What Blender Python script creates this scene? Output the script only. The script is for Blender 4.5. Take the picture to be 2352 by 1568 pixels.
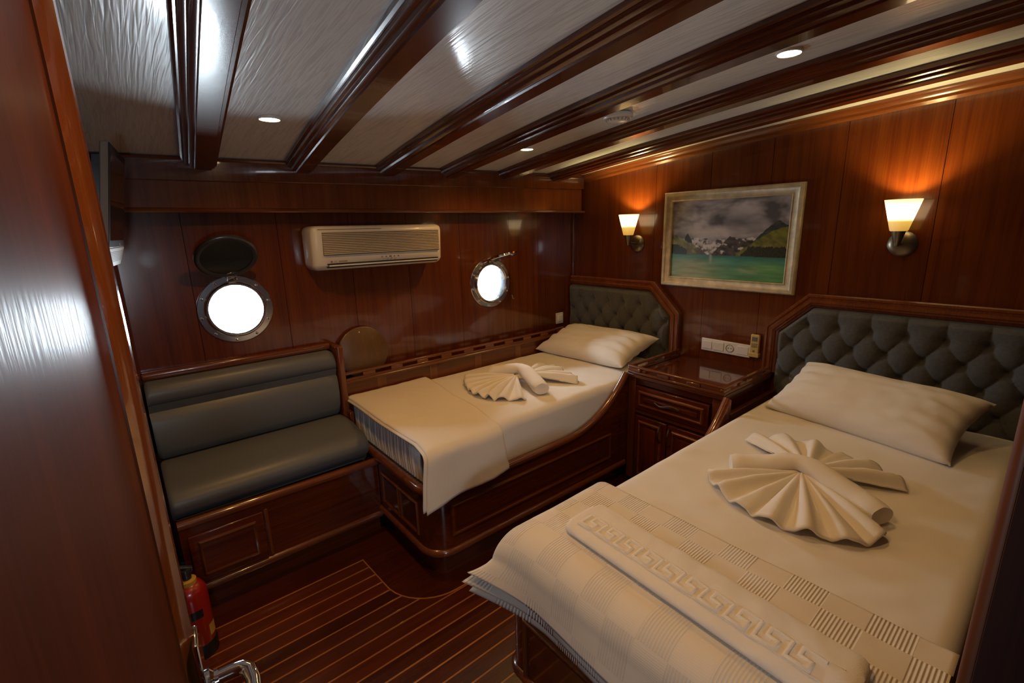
import bpy, bmesh, math, random
from mathutils import Vector, Matrix, noise
random.seed(7)
SC = bpy.context.scene
for o in list(bpy.data.objects):
    bpy.data.objects.remove(o, do_unlink=True)
COL = SC.collection
PI = math.pi
R_ = math.radians

# ------------------------------------------------------------------ camera
cd = bpy.data.cameras.new('camera')
cam = bpy.data.objects.new('camera', cd)
COL.objects.link(cam)
cd.sensor_width = 36.0
cd.lens = 1082.943 / 2352 * 36.0
cd.clip_start = 0.01
_X = Vector(((2520 - 1176) / 1082.943, -(490 - 784) / 1082.943, -1)).normalized()
_Y = Vector(((252 - 1176) / 1082.943, -(549 - 784) / 1082.943, -1)).normalized()
_Z = _X.cross(_Y).normalized()
_Y = _Z.cross(_X)
M = Matrix((_X, _Y, _Z))
cam.matrix_world = Matrix.Translation((0, 0, 1.44)) @ M.to_4x4()
SC.camera = cam

# ------------------------------------------------------------------ world, lights, exposure
SC.view_settings.view_transform = 'Standard'
SC.view_settings.look = 'None'
SC.view_settings.gamma = 1.0
SC.view_settings.use_curve_mapping = False
SC.view_settings.exposure = 0.0
SC.cycles.use_denoising = True
SC.cycles.max_bounces = 8
SC.cycles.diffuse_bounces = 4
SC.cycles.glossy_bounces = 4
SC.cycles.transmission_bounces = 4
SC.cycles.transparent_max_bounces = 8
SC.cycles.sample_clamp_indirect = 4.0
SC.cycles.caustics_reflective = False
SC.cycles.caustics_refractive = False
SKY = 78.0
DOWN_W = 10.8
SCONCE_W = 12.0
WARM = (1.0, 0.51, 0.14)
SCONCE_C = (1.0, 0.78, 0.32)
wd = bpy.data.worlds.new('sky')
SC.world = wd
wd.use_nodes = True
bg = wd.node_tree.nodes['Background']
bg.inputs[0].default_value = (0.80, 0.90, 1.0, 1)
bg.inputs[1].default_value = SKY


def area_portal(loc, size):
    d = bpy.data.lights.new('daylight_portal', 'AREA')
    d.shape = 'DISK'
    d.size = size
    d.cycles.is_portal = True
    o = bpy.data.objects.new('daylight_portal', d)
    o.location = loc
    o.rotation_euler = (R_(-90), 0, 0)   # shines towards -Y, into the cabin
    COL.objects.link(o)


# small window in the passage behind the doorway
PW = (-0.33, -0.09, 1.05, 1.21)      # x0, x1, z0, z1
d = bpy.data.lights.new('daylight_portal', 'AREA')
d.shape = 'RECTANGLE'
d.size, d.size_y = PW[1] - PW[0], PW[3] - PW[2]
d.cycles.is_portal = True
o = bpy.data.objects.new('daylight_portal', d)
o.location = ((PW[0] + PW[1]) / 2, -1.03, (PW[2] + PW[3]) / 2)
o.rotation_euler = (R_(90), 0, 0)    # shines towards +Y
COL.objects.link(o)
PORT = [(0.385, 1.120, 0.107), (1.822, 1.106, 0.112)]   # x, z, clear radius
for px, pz, pr in PORT:
    area_portal((px, 2.47, pz), pr * 2)


# ------------------------------------------------------------------ materials
def new_mat(name):
    m = bpy.data.materials.new(name)
    m.use_nodes = True
    nt = m.node_tree
    return m, nt, nt.nodes['Principled BSDF']


def N(nt, typ, **kw):
    n = nt.nodes.new(typ)
    for k, v in kw.items():
        setattr(n, k, v)
    return n


def ramp(nt, stops):
    r = N(nt, 'ShaderNodeValToRGB')
    e = r.color_ramp.elements
    e[0].position, e[0].color = stops[0][0], (*stops[0][1], 1)
    e[1].position, e[1].color = stops[-1][0], (*stops[-1][1], 1)
    for p, c in stops[1:-1]:
        x = e.new(p)
        x.color = (*c, 1)
    return r


def wood(name, axis, dark, light, rough=0.22, coat=0.7, stripe=1.0, var=0.25, crough=0.05, ripple=None):
    m, nt, b = new_mat(name)
    L = nt.links.new
    geo = N(nt, 'ShaderNodeNewGeometry')
    oi = N(nt, 'ShaderNodeObjectInfo')
    sc = [26.0, 26.0, 26.0]
    sc['XYZ'.index(axis)] = 1.1
    off = N(nt, 'ShaderNodeVectorMath', operation='SCALE')
    L(oi.outputs['Random'], off.inputs['Scale'])
    off.inputs[0].default_value = (17.0, 13.0, 11.0)
    add = N(nt, 'ShaderNodeVectorMath', operation='ADD')
    L(geo.outputs['Position'], add.inputs[0])
    L(off.outputs[0], add.inputs[1])
    mp = N(nt, 'ShaderNodeMapping')
    mp.inputs['Scale'].default_value = sc
    L(add.outputs[0], mp.inputs['Vector'])
    n1 = N(nt, 'ShaderNodeTexNoise')
    n1.inputs['Scale'].default_value = 1.0
    n1.inputs['Detail'].default_value = 5.0
    n1.inputs['Roughness'].default_value = 0.65
    L(mp.outputs[0], n1.inputs['Vector'])
    mp2 = N(nt, 'ShaderNodeMapping')
    sc2 = [190.0] * 3
    sc2['XYZ'.index(axis)] = 4.0
    mp2.inputs['Scale'].default_value = sc2
    L(add.outputs[0], mp2.inputs['Vector'])
    n2 = N(nt, 'ShaderNodeTexNoise')
    n2.inputs['Scale'].default_value = 1.0
    n2.inputs['Detail'].default_value = 3.0
    L(mp2.outputs[0], n2.inputs['Vector'])
    mix = N(nt, 'ShaderNodeMix')
    mix.data_type = 'FLOAT'
    mix.inputs[0].default_value = 0.38 * stripe
    L(n1.outputs[0], mix.inputs[2])
    L(n2.outputs[0], mix.inputs[3])
    rp = ramp(nt, [(0.32, dark), (0.68, light)])
    L(mix.outputs[0], rp.inputs[0])
    mr = N(nt, 'ShaderNodeMapRange')
    mr.inputs['To Min'].default_value = 1 - var
    mr.inputs['To Max'].default_value = 1 + var
    L(oi.outputs['Random'], mr.inputs[0])
    hs = N(nt, 'ShaderNodeHueSaturation')
    L(rp.outputs[0], hs.inputs['Color'])
    L(mr.outputs[0], hs.inputs['Value'])
    L(hs.outputs[0], b.inputs['Base Color'])
    b.inputs['Roughness'].default_value = rough
    b.inputs['Coat Weight'].default_value = coat
    b.inputs['Coat Roughness'].default_value = crough
    bp = N(nt, 'ShaderNodeBump')
    bp.inputs['Strength'].default_value = 0.05
    bp.inputs['Distance'].default_value = 0.002
    L(n1.outputs[0], bp.inputs['Height'])
    L(bp.outputs[0], b.inputs['Normal'])
    nc = N(nt, 'ShaderNodeTexNoise')
    nc.inputs['Detail'].default_value = 2.0
    if ripple:          # brush marks in the varnish, along the grain
        m3 = N(nt, 'ShaderNodeMapping')
        s3 = [ripple[0]] * 3
        s3['XYZ'.index(axis)] = ripple[1]
        m3.inputs['Scale'].default_value = s3
        L(geo.outputs['Position'], m3.inputs[0])
        L(m3.outputs[0], nc.inputs['Vector'])
        nc.inputs['Scale'].default_value = 1.0
    else:
        nc.inputs['Scale'].default_value = 38.0
        L(geo.outputs['Position'], nc.inputs['Vector'])
    bc = N(nt, 'ShaderNodeBump')
    bc.inputs['Strength'].default_value = ripple[2] if ripple else 0.02
    bc.inputs['Distance'].default_value = 0.004
    L(nc.outputs[0], bc.inputs['Height'])
    L(bc.outputs[0], b.inputs['Coat Normal'])
    return m


def plain(name, col, rough=0.5, metal=0.0, coat=0.0, bump=0.0, bscale=200.0, sheen=0.0, mottle=0.0):
    m, nt, b = new_mat(name)
    L = nt.links.new
    b.inputs['Base Color'].default_value = (*col, 1)
    b.inputs['Roughness'].default_value = rough
    b.inputs['Metallic'].default_value = metal
    b.inputs['Coat Weight'].default_value = coat
    b.inputs['Coat Roughness'].default_value = 0.08
    b.inputs['Sheen Weight'].default_value = sheen
    b.inputs['Specular IOR Level'].default_value = 0.0 if sheen and rough > 0.7 else 0.5
    tc = N(nt, 'ShaderNodeTexCoord')
    nz = N(nt, 'ShaderNodeTexNoise')
    nz.inputs['Scale'].default_value = bscale
    nz.inputs['Detail'].default_value = 3.0
    L(tc.outputs['Object'], nz.inputs['Vector'])
    if bump:
        bp = N(nt, 'ShaderNodeBump')
        bp.inputs['Strength'].default_value = bump
        bp.inputs['Distance'].default_value = 0.002
        L(nz.outputs[0], bp.inputs['Height'])
        L(bp.outputs[0], b.inputs['Normal'])
    if mottle:
        n2 = N(nt, 'ShaderNodeTexNoise')
        n2.inputs['Scale'].default_value = bscale * 0.2
        n2.inputs['Detail'].default_value = 4.0
        L(tc.outputs['Object'], n2.inputs['Vector'])
        rp = ramp(nt, [(0.3, tuple(c * (1 - mottle) for c in col)), (0.7, tuple(min(1, c * (1 + mottle)) for c in col))])
        L(n2.outputs[0], rp.inputs[0])
        L(rp.outputs[0], b.inputs['Base Color'])
    return m


def emit(name, col, strength):
    m, nt, b = new_mat(name)
    b.inputs['Base Color'].default_value = (0.8, 0.8, 0.8, 1)
    b.inputs['Emission Color'].default_value = (*col, 1)
    b.inputs['Emission Strength'].default_value = strength
    return m


MAH_D, MAH_L = (0.056, 0.0095, 0.0022), (0.135, 0.027, 0.0052)
W_PANEL = wood('mahogany_panel', 'Z', (0.078, 0.0125, 0.0020), (0.150, 0.034, 0.0045), var=0.10)
W_X = wood('mahogany_along_x', 'X', MAH_D, MAH_L)
W_Y = wood('mahogany_along_y', 'Y', MAH_D, MAH_L, var=0.12)
W_Z = wood('mahogany_along_z', 'Z', MAH_D, MAH_L)
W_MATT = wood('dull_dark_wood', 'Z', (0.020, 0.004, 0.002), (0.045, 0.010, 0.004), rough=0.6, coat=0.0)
W_DOOR = wood('door_veneer', 'Z', (0.056, 0.0095, 0.0022), (0.110, 0.022, 0.0048), rough=0.5, coat=0.16, var=0.05, crough=0.26, ripple=(150.0, 24.0, 0.20))
W_DOOR.node_tree.nodes['Principled BSDF'].inputs['Specular IOR Level'].default_value = 0.15
RIM_D, RIM_L = (0.105, 0.025, 0.0060), (0.215, 0.062, 0.0150)
R_X = wood('rim_along_x', 'X', RIM_D, RIM_L, var=0.12)
R_Y = wood('rim_along_y', 'Y', RIM_D, RIM_L, var=0.12)
R_Z = wood('rim_along_z', 'Z', RIM_D, RIM_L, var=0.12)
W_FLOOR = wood('floor_mahogany', 'X', (0.062, 0.0100, 0.0030), (0.140, 0.026, 0.0065), rough=0.26, coat=0.55, var=0.4, crough=0.08)
W_INLAY = wood('inlay_maple', 'X', (0.36, 0.130, 0.028), (0.52, 0.20, 0.046), rough=0.3, coat=0.4, var=0.1)
W_DISC = wood('disc_wood', 'Z', (0.10, 0.048, 0.016), (0.15, 0.075, 0.026), rough=0.4, coat=0.2, var=0.05)
PORTM = plain('dulled_chrome', (0.72, 0.74, 0.78), 0.16, 1.0, bump=0.02, bscale=30)
CHROME = plain('chrome', (0.75, 0.74, 0.72), 0.10, 1.0, bump=0.02, bscale=30)
STEEL = plain('brushed_steel', (0.27, 0.23, 0.17), 0.35, 1.0, bump=0.05, bscale=90)
DARKMETAL = plain('dark_metal', (0.10, 0.10, 0.11), 0.3, 0.8, bump=0.02)
BLACK = plain('black_plastic', (0.012, 0.012, 0.013), 0.35, bump=0.03)
RECESS = plain('dark_recess', (0.008, 0.006, 0.005), 0.8, bump=0.05)
CREAM = plain('cream_plastic', (0.70, 0.64, 0.54), 0.35, coat=0.2, bump=0.02)
CREAM_D = plain('cream_slat', (0.50, 0.43, 0.33), 0.45, bump=0.02)
WHITEP = plain('white_plastic', (0.78, 0.75, 0.70), 0.35, coat=0.3, bump=0.02)
YELLOWP = plain('aged_plastic', (0.62, 0.44, 0.16), 0.4, bump=0.02)
LCD = plain('grey_screen', (0.17, 0.17, 0.14), 0.3, bump=0.01)
SHEET = plain('white_cotton', (0.80, 0.77, 0.73), 0.9, sheen=0.05, bump=0.25, bscale=14)
PILLOW = plain('pillow_cotton', (0.82, 0.79, 0.75), 0.9, sheen=0.05, bump=0.2, bscale=16)
TERRY = plain('terry_cloth', (0.83, 0.79, 0.73), 0.95, sheen=0.02, bump=0.55, bscale=700)
FLEECE = plain('cream_blanket', (0.80, 0.74, 0.65), 0.95, sheen=0.06, bump=0.35, bscale=260)
TUFT = plain('grey_linen', (0.108, 0.113, 0.118), 0.85, sheen=0.25, bump=0.3, bscale=420, mottle=0.12)
VINYL = plain('grey_vinyl', (0.112, 0.122, 0.134), 0.40, sheen=0.1, bump=0.12, bscale=160)
RED = plain('red_paint', (0.34, 0.012, 0.006), 0.3, coat=0.5, bump=0.02)
YEL = plain('yellow_collar', (0.55, 0.33, 0.05), 0.5, bump=0.02)
FRAME = plain('silver_gilt', (0.56, 0.45, 0.29), 0.45, 0.30, bump=0.35, bscale=120, mottle=0.22)
SILVER = plain('silver_plastic', (0.42, 0.44, 0.46), 0.35, 0.3, bump=0.02)
TVSIDE = plain('tv_casing', (0.30, 0.22, 0.17), 0.5, bump=0.05)
DGLASS = plain('dark_glass', (0.010, 0.014, 0.020), 0.06, coat=1.0, bump=0.0)


def glass_mat():
    m, nt, b = new_mat('clear_glass')
    L = nt.links.new
    nt.nodes.remove(b)
    out = nt.nodes['Material Output']
    tr = N(nt, 'ShaderNodeBsdfTransparent')
    tr.inputs[0].default_value = (0.95, 0.98, 0.97, 1)
    gl = N(nt, 'ShaderNodeBsdfGlossy')
    gl.inputs['Roughness'].default_value = 0.02
    fr = N(nt, 'ShaderNodeFresnel')
    fr.inputs[0].default_value = 1.45
    mx = N(nt, 'ShaderNodeMixShader')
    L(fr.outputs[0], mx.inputs[0])
    L(tr.outputs[0], mx.inputs[1])
    L(gl.outputs[0], mx.inputs[2])
    L(mx.outputs[0], out.inputs[0])
    return m


GLASS = glass_mat()


def ceiling_mat():
    m, nt, b = new_mat('white_grained_panel')
    L = nt.links.new
    geo = N(nt, 'ShaderNodeNewGeometry')
    mp = N(nt, 'ShaderNodeMapping')
    mp.inputs['Rotation'].default_value = (0, 0, R_(5.5))
    mp.inputs['Scale'].default_value = (120, 6.0, 1)
    L(geo.outputs['Position'], mp.inputs[0])
    nz = N(nt, 'ShaderNodeTexNoise')
    nz.inputs['Scale'].default_value = 1.0
    nz.inputs['Detail'].default_value = 1.5
    nz.inputs['Distortion'].default_value = 0.6
    L(mp.outputs[0], nz.inputs['Vector'])
    rp = ramp(nt, [(0.40, (0.72, 0.715, 0.70)), (0.50, (0.88, 0.875, 0.86)), (0.62, (0.80, 0.795, 0.78))])
    L(nz.outputs[0], rp.inputs[0])
    L(rp.outputs[0], b.inputs['Base Color'])
    b.inputs['Roughness'].default_value = 0.35
    b.inputs['Coat Weight'].default_value = 0.35
    b.inputs['Coat Roughness'].default_value = 0.10
    bp = N(nt, 'ShaderNodeBump')
    bp.inputs['Strength'].default_value = 0.75
    bp.inputs['Distance'].default_value = 0.0018
    L(nz.outputs[0], bp.inputs['Height'])
    L(bp.outputs[0], b.inputs['Normal'])
    bc = N(nt, 'ShaderNodeBump')
    bc.inputs['Strength'].default_value = 0.20
    bc.inputs['Distance'].default_value = 0.0012
    L(nz.outputs[0], bc.inputs['Height'])
    L(bc.outputs[0], b.inputs['Coat Normal'])
    return m


CEIL = ceiling_mat()


def check_blanket_mat():
    """cream cotton blanket: chequers of ribbed and smooth weave (relief, plus darker colour in the rib troughs)"""
    m, nt, b = new_mat('ribbed_check_cotton')
    L = nt.links.new
    uv = N(nt, 'ShaderNodeUVMap')
    sep = N(nt, 'ShaderNodeSeparateXYZ')
    L(uv.outputs[0], sep.inputs[0])
    ck = N(nt, 'ShaderNodeTexChecker')
    ck.inputs['Scale'].default_value = 1 / 0.078
    ck.inputs['Color1'].default_value = (0, 0, 0, 1)
    ck.inputs['Color2'].default_value = (1, 1, 1, 1)
    L(uv.outputs[0], ck.inputs['Vector'])

    def wave(sock, period):
        mu = N(nt, 'ShaderNodeMath', operation='MULTIPLY')
        mu.inputs[1].default_value = 2 * PI / period
        L(sock, mu.inputs[0])
        s = N(nt, 'ShaderNodeMath', operation='SINE')
        L(mu.outputs[0], s.inputs[0])
        return s.outputs[0]
    ribs = wave(sep.outputs['Y'], 0.0070)
    fine = wave(sep.outputs['X'], 0.0030)
    m1 = N(nt, 'ShaderNodeMath', operation='MULTIPLY')
    L(ribs, m1.inputs[0])
    L(ck.outputs['Fac'], m1.inputs[1])
    m2 = N(nt, 'ShaderNodeMath', operation='MULTIPLY_ADD')
    L(fine, m2.inputs[0])
    m2.inputs[1].default_value = 0.08
    L(m1.outputs[0], m2.inputs[2])
    bp = N(nt, 'ShaderNodeBump')
    bp.inputs['Strength'].default_value = 0.62
    bp.inputs['Distance'].default_value = 0.0016
    L(m2.outputs[0], bp.inputs['Height'])
    L(bp.outputs[0], b.inputs['Normal'])
    rp = ramp(nt, [(0.0, (0.74, 0.67, 0.57)), (1.0, (0.80, 0.74, 0.65))])  # base colour follows rib height: troughs darker, crests paler
    mr = N(nt, 'ShaderNodeMapRange')
    mr.inputs['From Min'].default_value = -1
    L(m1.outputs[0], mr.inputs[0])
    L(mr.outputs[0], rp.inputs[0])
    L(rp.outputs[0], b.inputs['Base Color'])
    b.inputs['Roughness'].default_value = 0.95
    b.inputs['Specular IOR Level'].default_value = 0.0
    return m


CHECK = check_blanket_mat()


def shade_mat():
    m, nt, b = new_mat('frosted_glass_shade')
    L = nt.links.new
    geo = N(nt, 'ShaderNodeNewGeometry')
    sep = N(nt, 'ShaderNodeSeparateXYZ')
    L(geo.outputs['Position'], sep.inputs[0])
    mr = N(nt, 'ShaderNodeMapRange')
    mr.inputs['From Min'].default_value = 1.385
    mr.inputs['From Max'].default_value = 1.51
    L(sep.outputs['Z'], mr.inputs[0])
    rp = ramp(nt, [(0.0, (0.50, 0.24, 0.025)), (0.34, (0.80, 0.46, 0.08)), (0.46, (3.4, 2.5, 1.3)), (0.80, (3.4, 2.5, 1.3)), (1.0, (1.7, 1.15, 0.5))])
    L(mr.outputs[0], rp.inputs[0])
    b.inputs['Base Color'].default_value = (0.8, 0.75, 0.65, 1)
    b.inputs['Roughness'].default_value = 0.3
    L(rp.outputs[0], b.inputs['Emission Color'])
    b.inputs['Emission Strength'].default_value = 1.0
    return m


SHADE = shade_mat()
LENS = emit('lamp_lens', (1.0, 0.74, 0.40), 30.0)


def attr_mat():
    m, nt, b = new_mat('printed_canvas')
    a = N(nt, 'ShaderNodeVertexColor')
    a.layer_name = 'print'
    nt.links.new(a.outputs[0], b.inputs['Base Color'])
    b.inputs['Roughness'].default_value = 0.4
    return m


PRINT = attr_mat()

# ------------------------------------------------------------------ build helpers
ORG = {}


def link(name, bm, mat, parent=None, bevel=0.0, seg=2, smooth=40, sub=0):
    bmesh.ops.recalc_face_normals(bm, faces=bm.faces[:])
    lo = Vector((1e9,) * 3)
    hi = -lo
    for v in bm.verts:
        for i in range(3):
            lo[i] = min(lo[i], v.co[i])
            hi[i] = max(hi[i], v.co[i])
    org = Vector(((lo.x + hi.x) / 2, (lo.y + hi.y) / 2, lo.z))
    bmesh.ops.translate(bm, verts=bm.verts[:], vec=-org)
    me = bpy.data.meshes.new(name)
    bm.to_mesh(me)
    bm.free()
    me.materials.append(mat)
    if smooth:
        for p in me.polygons:
            p.use_smooth = True
        me.set_sharp_from_angle(angle=R_(smooth))
    o = bpy.data.objects.new(name, me)
    COL.objects.link(o)
    if parent is not None:
        o.parent = parent
        o.location = org - ORG[parent.name]
    else:
        o.location = org
    ORG[o.name] = org
    if bevel:
        md = o.modifiers.new('bevel', 'BEVEL')
        md.width = bevel
        md.segments = seg
        md.limit_method = 'ANGLE'
        md.angle_limit = R_(40)
    if sub:
        md = o.modifiers.new('sub', 'SUBSURF')
        md.levels = md.render_levels = sub
    return o


def tag(o, label=None, cat=None, group=None, kind=None):
    for k, v in (('label', label), ('category', cat), ('group', group), ('kind', kind)):
        if v:
            o[k] = v
    return o


def thing(name, loc, label, cat, group=None):
    o = bpy.data.objects.new(name, None)
    o.empty_display_size = 0.05
    o.location = loc
    COL.objects.link(o)
    ORG[o.name] = Vector(loc)
    return tag(o, label, cat, group)


def B():
    return bmesh.new()


def add(bm, vs, fs):
    vv = [bm.verts.new(v) for v in vs]
    for f in fs:
        try:
            bm.faces.new([vv[i] for i in f])
        except ValueError:
            pass
    return vv


def box(bm, lo, hi):
    x0, y0, z0 = lo
    x1, y1, z1 = hi
    add(bm, [(x0, y0, z0), (x1, y0, z0), (x1, y1, z0), (x0, y1, z0), (x0, y0, z1), (x1, y0, z1), (x1, y1, z1), (x0, y1, z1)],
        [(0, 3, 2, 1), (4, 5, 6, 7), (0, 1, 5, 4), (1, 2, 6, 5), (2, 3, 7, 6), (3, 0, 4, 7)])


def bx(name, lo, hi, mat, parent=None, bevel=0.002, seg=2):
    bm = B()
    box(bm, lo, hi)
    return link(name, bm, mat, parent, bevel=bevel, seg=seg)


def rbox(bm, lo, hi, r, seg=4, cuts=0):
    t = bmesh.new()
    box(t, lo, hi)
    bmesh.ops.bevel(t, geom=t.edges[:], offset=r, segments=seg, profile=0.5, affect='EDGES', clamp_overlap=True)
    me = bpy.data.meshes.new('tmp')
    t.to_mesh(me)
    t.free()
    bm.from_mesh(me)
    bpy.data.meshes.remove(me)


def frame_of(d):
    d = Vector(d).normalized()
    a = Vector((0, 0, 1)) if abs(d.z) < 0.9 else Vector((1, 0, 0))
    u = d.cross(a).normalized()
    return u, u.cross(d).normalized(), d


def lathe(bm, prof, base=(0, 0, 0), axis=(0, 0, 1), n=24, caps=True):
    """prof: list of (radius, height along axis)"""
    u, v, d = frame_of(axis)
    base = Vector(base)
    rings = []
    for r, h in prof:
        if r < 1e-6:
            rings.append([bm.verts.new(base + d * h)])
        else:
            rings.append([bm.verts.new(base + d * h + (u * math.cos(2 * PI * i / n) + v * math.sin(2 * PI * i / n)) * r) for i in range(n)])
    for a, b in zip(rings, rings[1:]):
        if len(a) == 1 and len(b) == 1:
            continue
        for i in range(n):
            j = (i + 1) % n
            if len(a) == 1:
                bm.faces.new([a[0], b[j], b[i]])
            elif len(b) == 1:
                bm.faces.new([a[i], a[j], b[0]])
            else:
                bm.faces.new([a[i], a[j], b[j], b[i]])
    if caps:
        for rg in (rings[0], rings[-1]):
            if len(rg) > 2:
                bm.faces.new(rg)


def sweep(bm, path, prof, up, closed=False, caps=True):
    """prof: closed list of (a, b), a along side (tangent x up), b along up.  Mitred corners."""
    P = [Vector(p) for p in path]
    up = Vector(up).normalized()
    n = len(P)
    rings = []
    for i in range(n):
        if closed:
            t0 = (P[i] - P[i - 1]).normalized()
            t1 = (P[(i + 1) % n] - P[i]).normalized()
        else:
            t0 = (P[i] - P[i - 1]).normalized() if i else (P[1] - P[0]).normalized()
            t1 = (P[i + 1] - P[i]).normalized() if i < n - 1 else t0
        t = (t0 + t1).normalized()
        s = t.cross(up).normalized()
        k = 1 / max(0.35, t.dot(t0))
        uu = s.cross(t).normalized()
        rings.append([bm.verts.new(P[i] + s * (a * k) + uu * b) for a, b in prof])
    m = len(prof)
    for i in range(n if closed else n - 1):
        a, b = rings[i], rings[(i + 1) % n]
        for j in range(m):
            bm.faces.new([a[j], a[(j + 1) % m], b[(j + 1) % m], b[j]])
    if caps and not closed:
        bm.faces.new(rings[0])
        bm.faces.new(rings[-1])


def circ(r, n=8, rb=None, off=(0, 0)):
    rb = rb or r
    return [(off[0] + r * math.cos(2 * PI * i / n), off[1] + rb * math.sin(2 * PI * i / n)) for i in range(n)]


def tube(bm, path, r, n=8, up=(0, 0, 1)):
    sweep(bm, path, circ(r, n), up)


def grid(bm, nu, nv, f, uvf=None, wrap_u=False):
    vs = [[bm.verts.new(f(i / nu, j / nv)) for j in range(nv + 1)] for i in range(nu + (0 if wrap_u else 1))]
    uvl = bm.loops.layers.uv.verify() if uvf else None
    for i in range(nu):
        i2 = (i + 1) % len(vs) if wrap_u else i + 1
        for j in range(nv):
            fc = bm.faces.new([vs[i][j], vs[i2][j], vs[i2][j + 1], vs[i][j + 1]])
            if uvf:
                for lp, (a, b) in zip(fc.loops, ((i, j), (i + 1, j), (i + 1, j + 1), (i, j + 1))):
                    lp[uvl].uv = uvf(a / nu, b / nv)
    return vs


def solidify(o, t, off=-1.0):
    md = o.modifiers.new('thick', 'SOLIDIFY')
    md.thickness = t
    md.offset = off
    return o


def lerp(a, b, t):
    return a + (b - a) * t


def interp(pts, t):
    """piecewise linear through (t, v)"""
    if t <= pts[0][0]:
        return pts[0][1]
    for (a, va), (b, vb) in zip(pts, pts[1:]):
        if t <= b:
            return lerp(va, vb, (t - a) / (b - a))
    return pts[-1][1]


def sinterp(pts, t):
    if t <= pts[0][0]:
        return pts[0][1]
    for (a, va), (b, vb) in zip(pts, pts[1:]):
        if t <= b:
            k = (t - a) / (b - a)
            k = k * k * (3 - 2 * k)
            return lerp(va, vb, k)
    return pts[-1][1]


def fbm(x, y, z=0.0):
    return noise.noise((x, y, z)) + 0.5 * noise.noise((2.1 * x, 2.1 * y, z + 5)) + 0.25 * noise.noise((4.3 * x, 4.3 * y, z + 9))


def zc(x, y):
    """underside of the ceiling panels: deck camber"""
    return 1.955 - 0.04 * y - 0.0145 * y * y - (2.6 - x) * 0.017


# ================================================================== THE SETTING
XR, YB = 2.60, 2.415
def xl(y):          # left wall runs slightly skew
    return -0.235 + 0.10 * y


# floor ---------------------------------------------------------------
bm = B()
box(bm, (-1.0, -1.1, -0.06), (2.7, 2.5, -0.006))
floor = tag(link('floor', bm, RECESS, None, smooth=0), 'mahogany plank floor with pale inlaid strips', None, None, 'structure')
k = 0
y = 1.868
while y > -0.2:
    y0 = y - 0.0565
    bm = B()
    box(bm, (-0.20, y0, -0.006), (2.5, y, 0.0))
    link('plank', bm, W_FLOOR, floor, bevel=0.0008, seg=1)
    bm = B()
    box(bm, (-0.20, y0 - 0.0060, -0.006), (2.5, y0, -0.0004))
    link('inlay_strip', bm, W_INLAY, floor, smooth=0)
    y = y0 - 0.0060
    k += 1
bx('plank', (-0.2, -1.0, -0.006), (2.5, y, 0.0), W_FLOOR, floor, 0)

# margin board round bench and berth
def arc(cx, cy, r, a0, a1, n=8):
    return [(cx + r * math.cos(R_(lerp(a0, a1, i / n))), cy + r * math.sin(R_(lerp(a0, a1, i / n)))) for i in range(n + 1)]


def plate(bm, outer, z0, z1):
    n = len(outer)
    add(bm, [(x, y, z0) for x, y in outer] + [(x, y, z1) for x, y in outer],
        [tuple(range(n - 1, -1, -1)), tuple(range(n, 2 * n))] + [(i, (i + 1) % n, n + (i + 1) % n, n + i) for i in range(n)])


bm = B()
out = [(-0.1, 1.872), (0.635, 1.872)] + arc(0.86, 1.655, 0.215, 180, 270, 10) + [(2.04, 1.44), (2.04, 1.60), (0.9, 1.60), (0.83, 2.05), (-0.1, 2.05)]
plate(bm, out, -0.002, 0.0016)
link('margin_board', bm, W_FLOOR, floor, smooth=0)
bm = B()
sweep(bm, [(x, y, 0.0008) for x, y in out[:14]], [(-0.0025, -0.002), (0.0025, -0.002), (0.0025, 0.0012), (-0.0025, 0.0012)], (0, 0, 1))
link('inlay_strip', bm, W_INLAY, floor, smooth=0)

# walls ---------------------------------------------------------------
def wall_root(name, lo, hi, label, mat=RECESS):
    bm = B()
    box(bm, lo, hi)
    return tag(link(name, bm, mat, None, smooth=0), label, None, None, 'structure')


def holed_panel(bm, x0, x1, z0, z1, y0, y1, hole):
    cx, cz, r = hole
    n = 64
    angs = sorted(set([2 * PI * i / n for i in range(n)] + [math.atan2(z - cz, x - cx) % (2 * PI) for x in (x0, x1) for z in (z0, z1)]))
    inner, outer = [], []
    for a in angs:
        c, s = math.cos(a), math.sin(a)
        t = min([((x1 if c > 0 else x0) - cx) / c if abs(c) > 1e-9 else 1e9, ((z1 if s > 0 else z0) - cz) / s if abs(s) > 1e-9 else 1e9])
        inner.append((cx + r * c, cz + r * s))
        outer.append((cx + t * c, cz + t * s))
    m = len(angs)
    vs = [(x, y0, z) for x, z in inner] + [(x, y0, z) for x, z in outer] + [(x, y1, z) for x, z in inner] + [(x, y1, z) for x, z in outer]
    fs = []
    for i in range(m):
        j = (i + 1) % m
        fs += [(i, j, m + j, m + i), (2 * m + i, 3 * m + i, 3 * m + j, 2 * m + j), (i, 2 * m + i, 2 * m + j, j), (m + i, m + j, 3 * m + j, 3 * m + i)]
    add(bm, vs, fs)


JB = [-0.16, 0.235, 0.60, 0.936, 1.2575, 1.603, 1.985, 2.242, 2.62]
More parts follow.
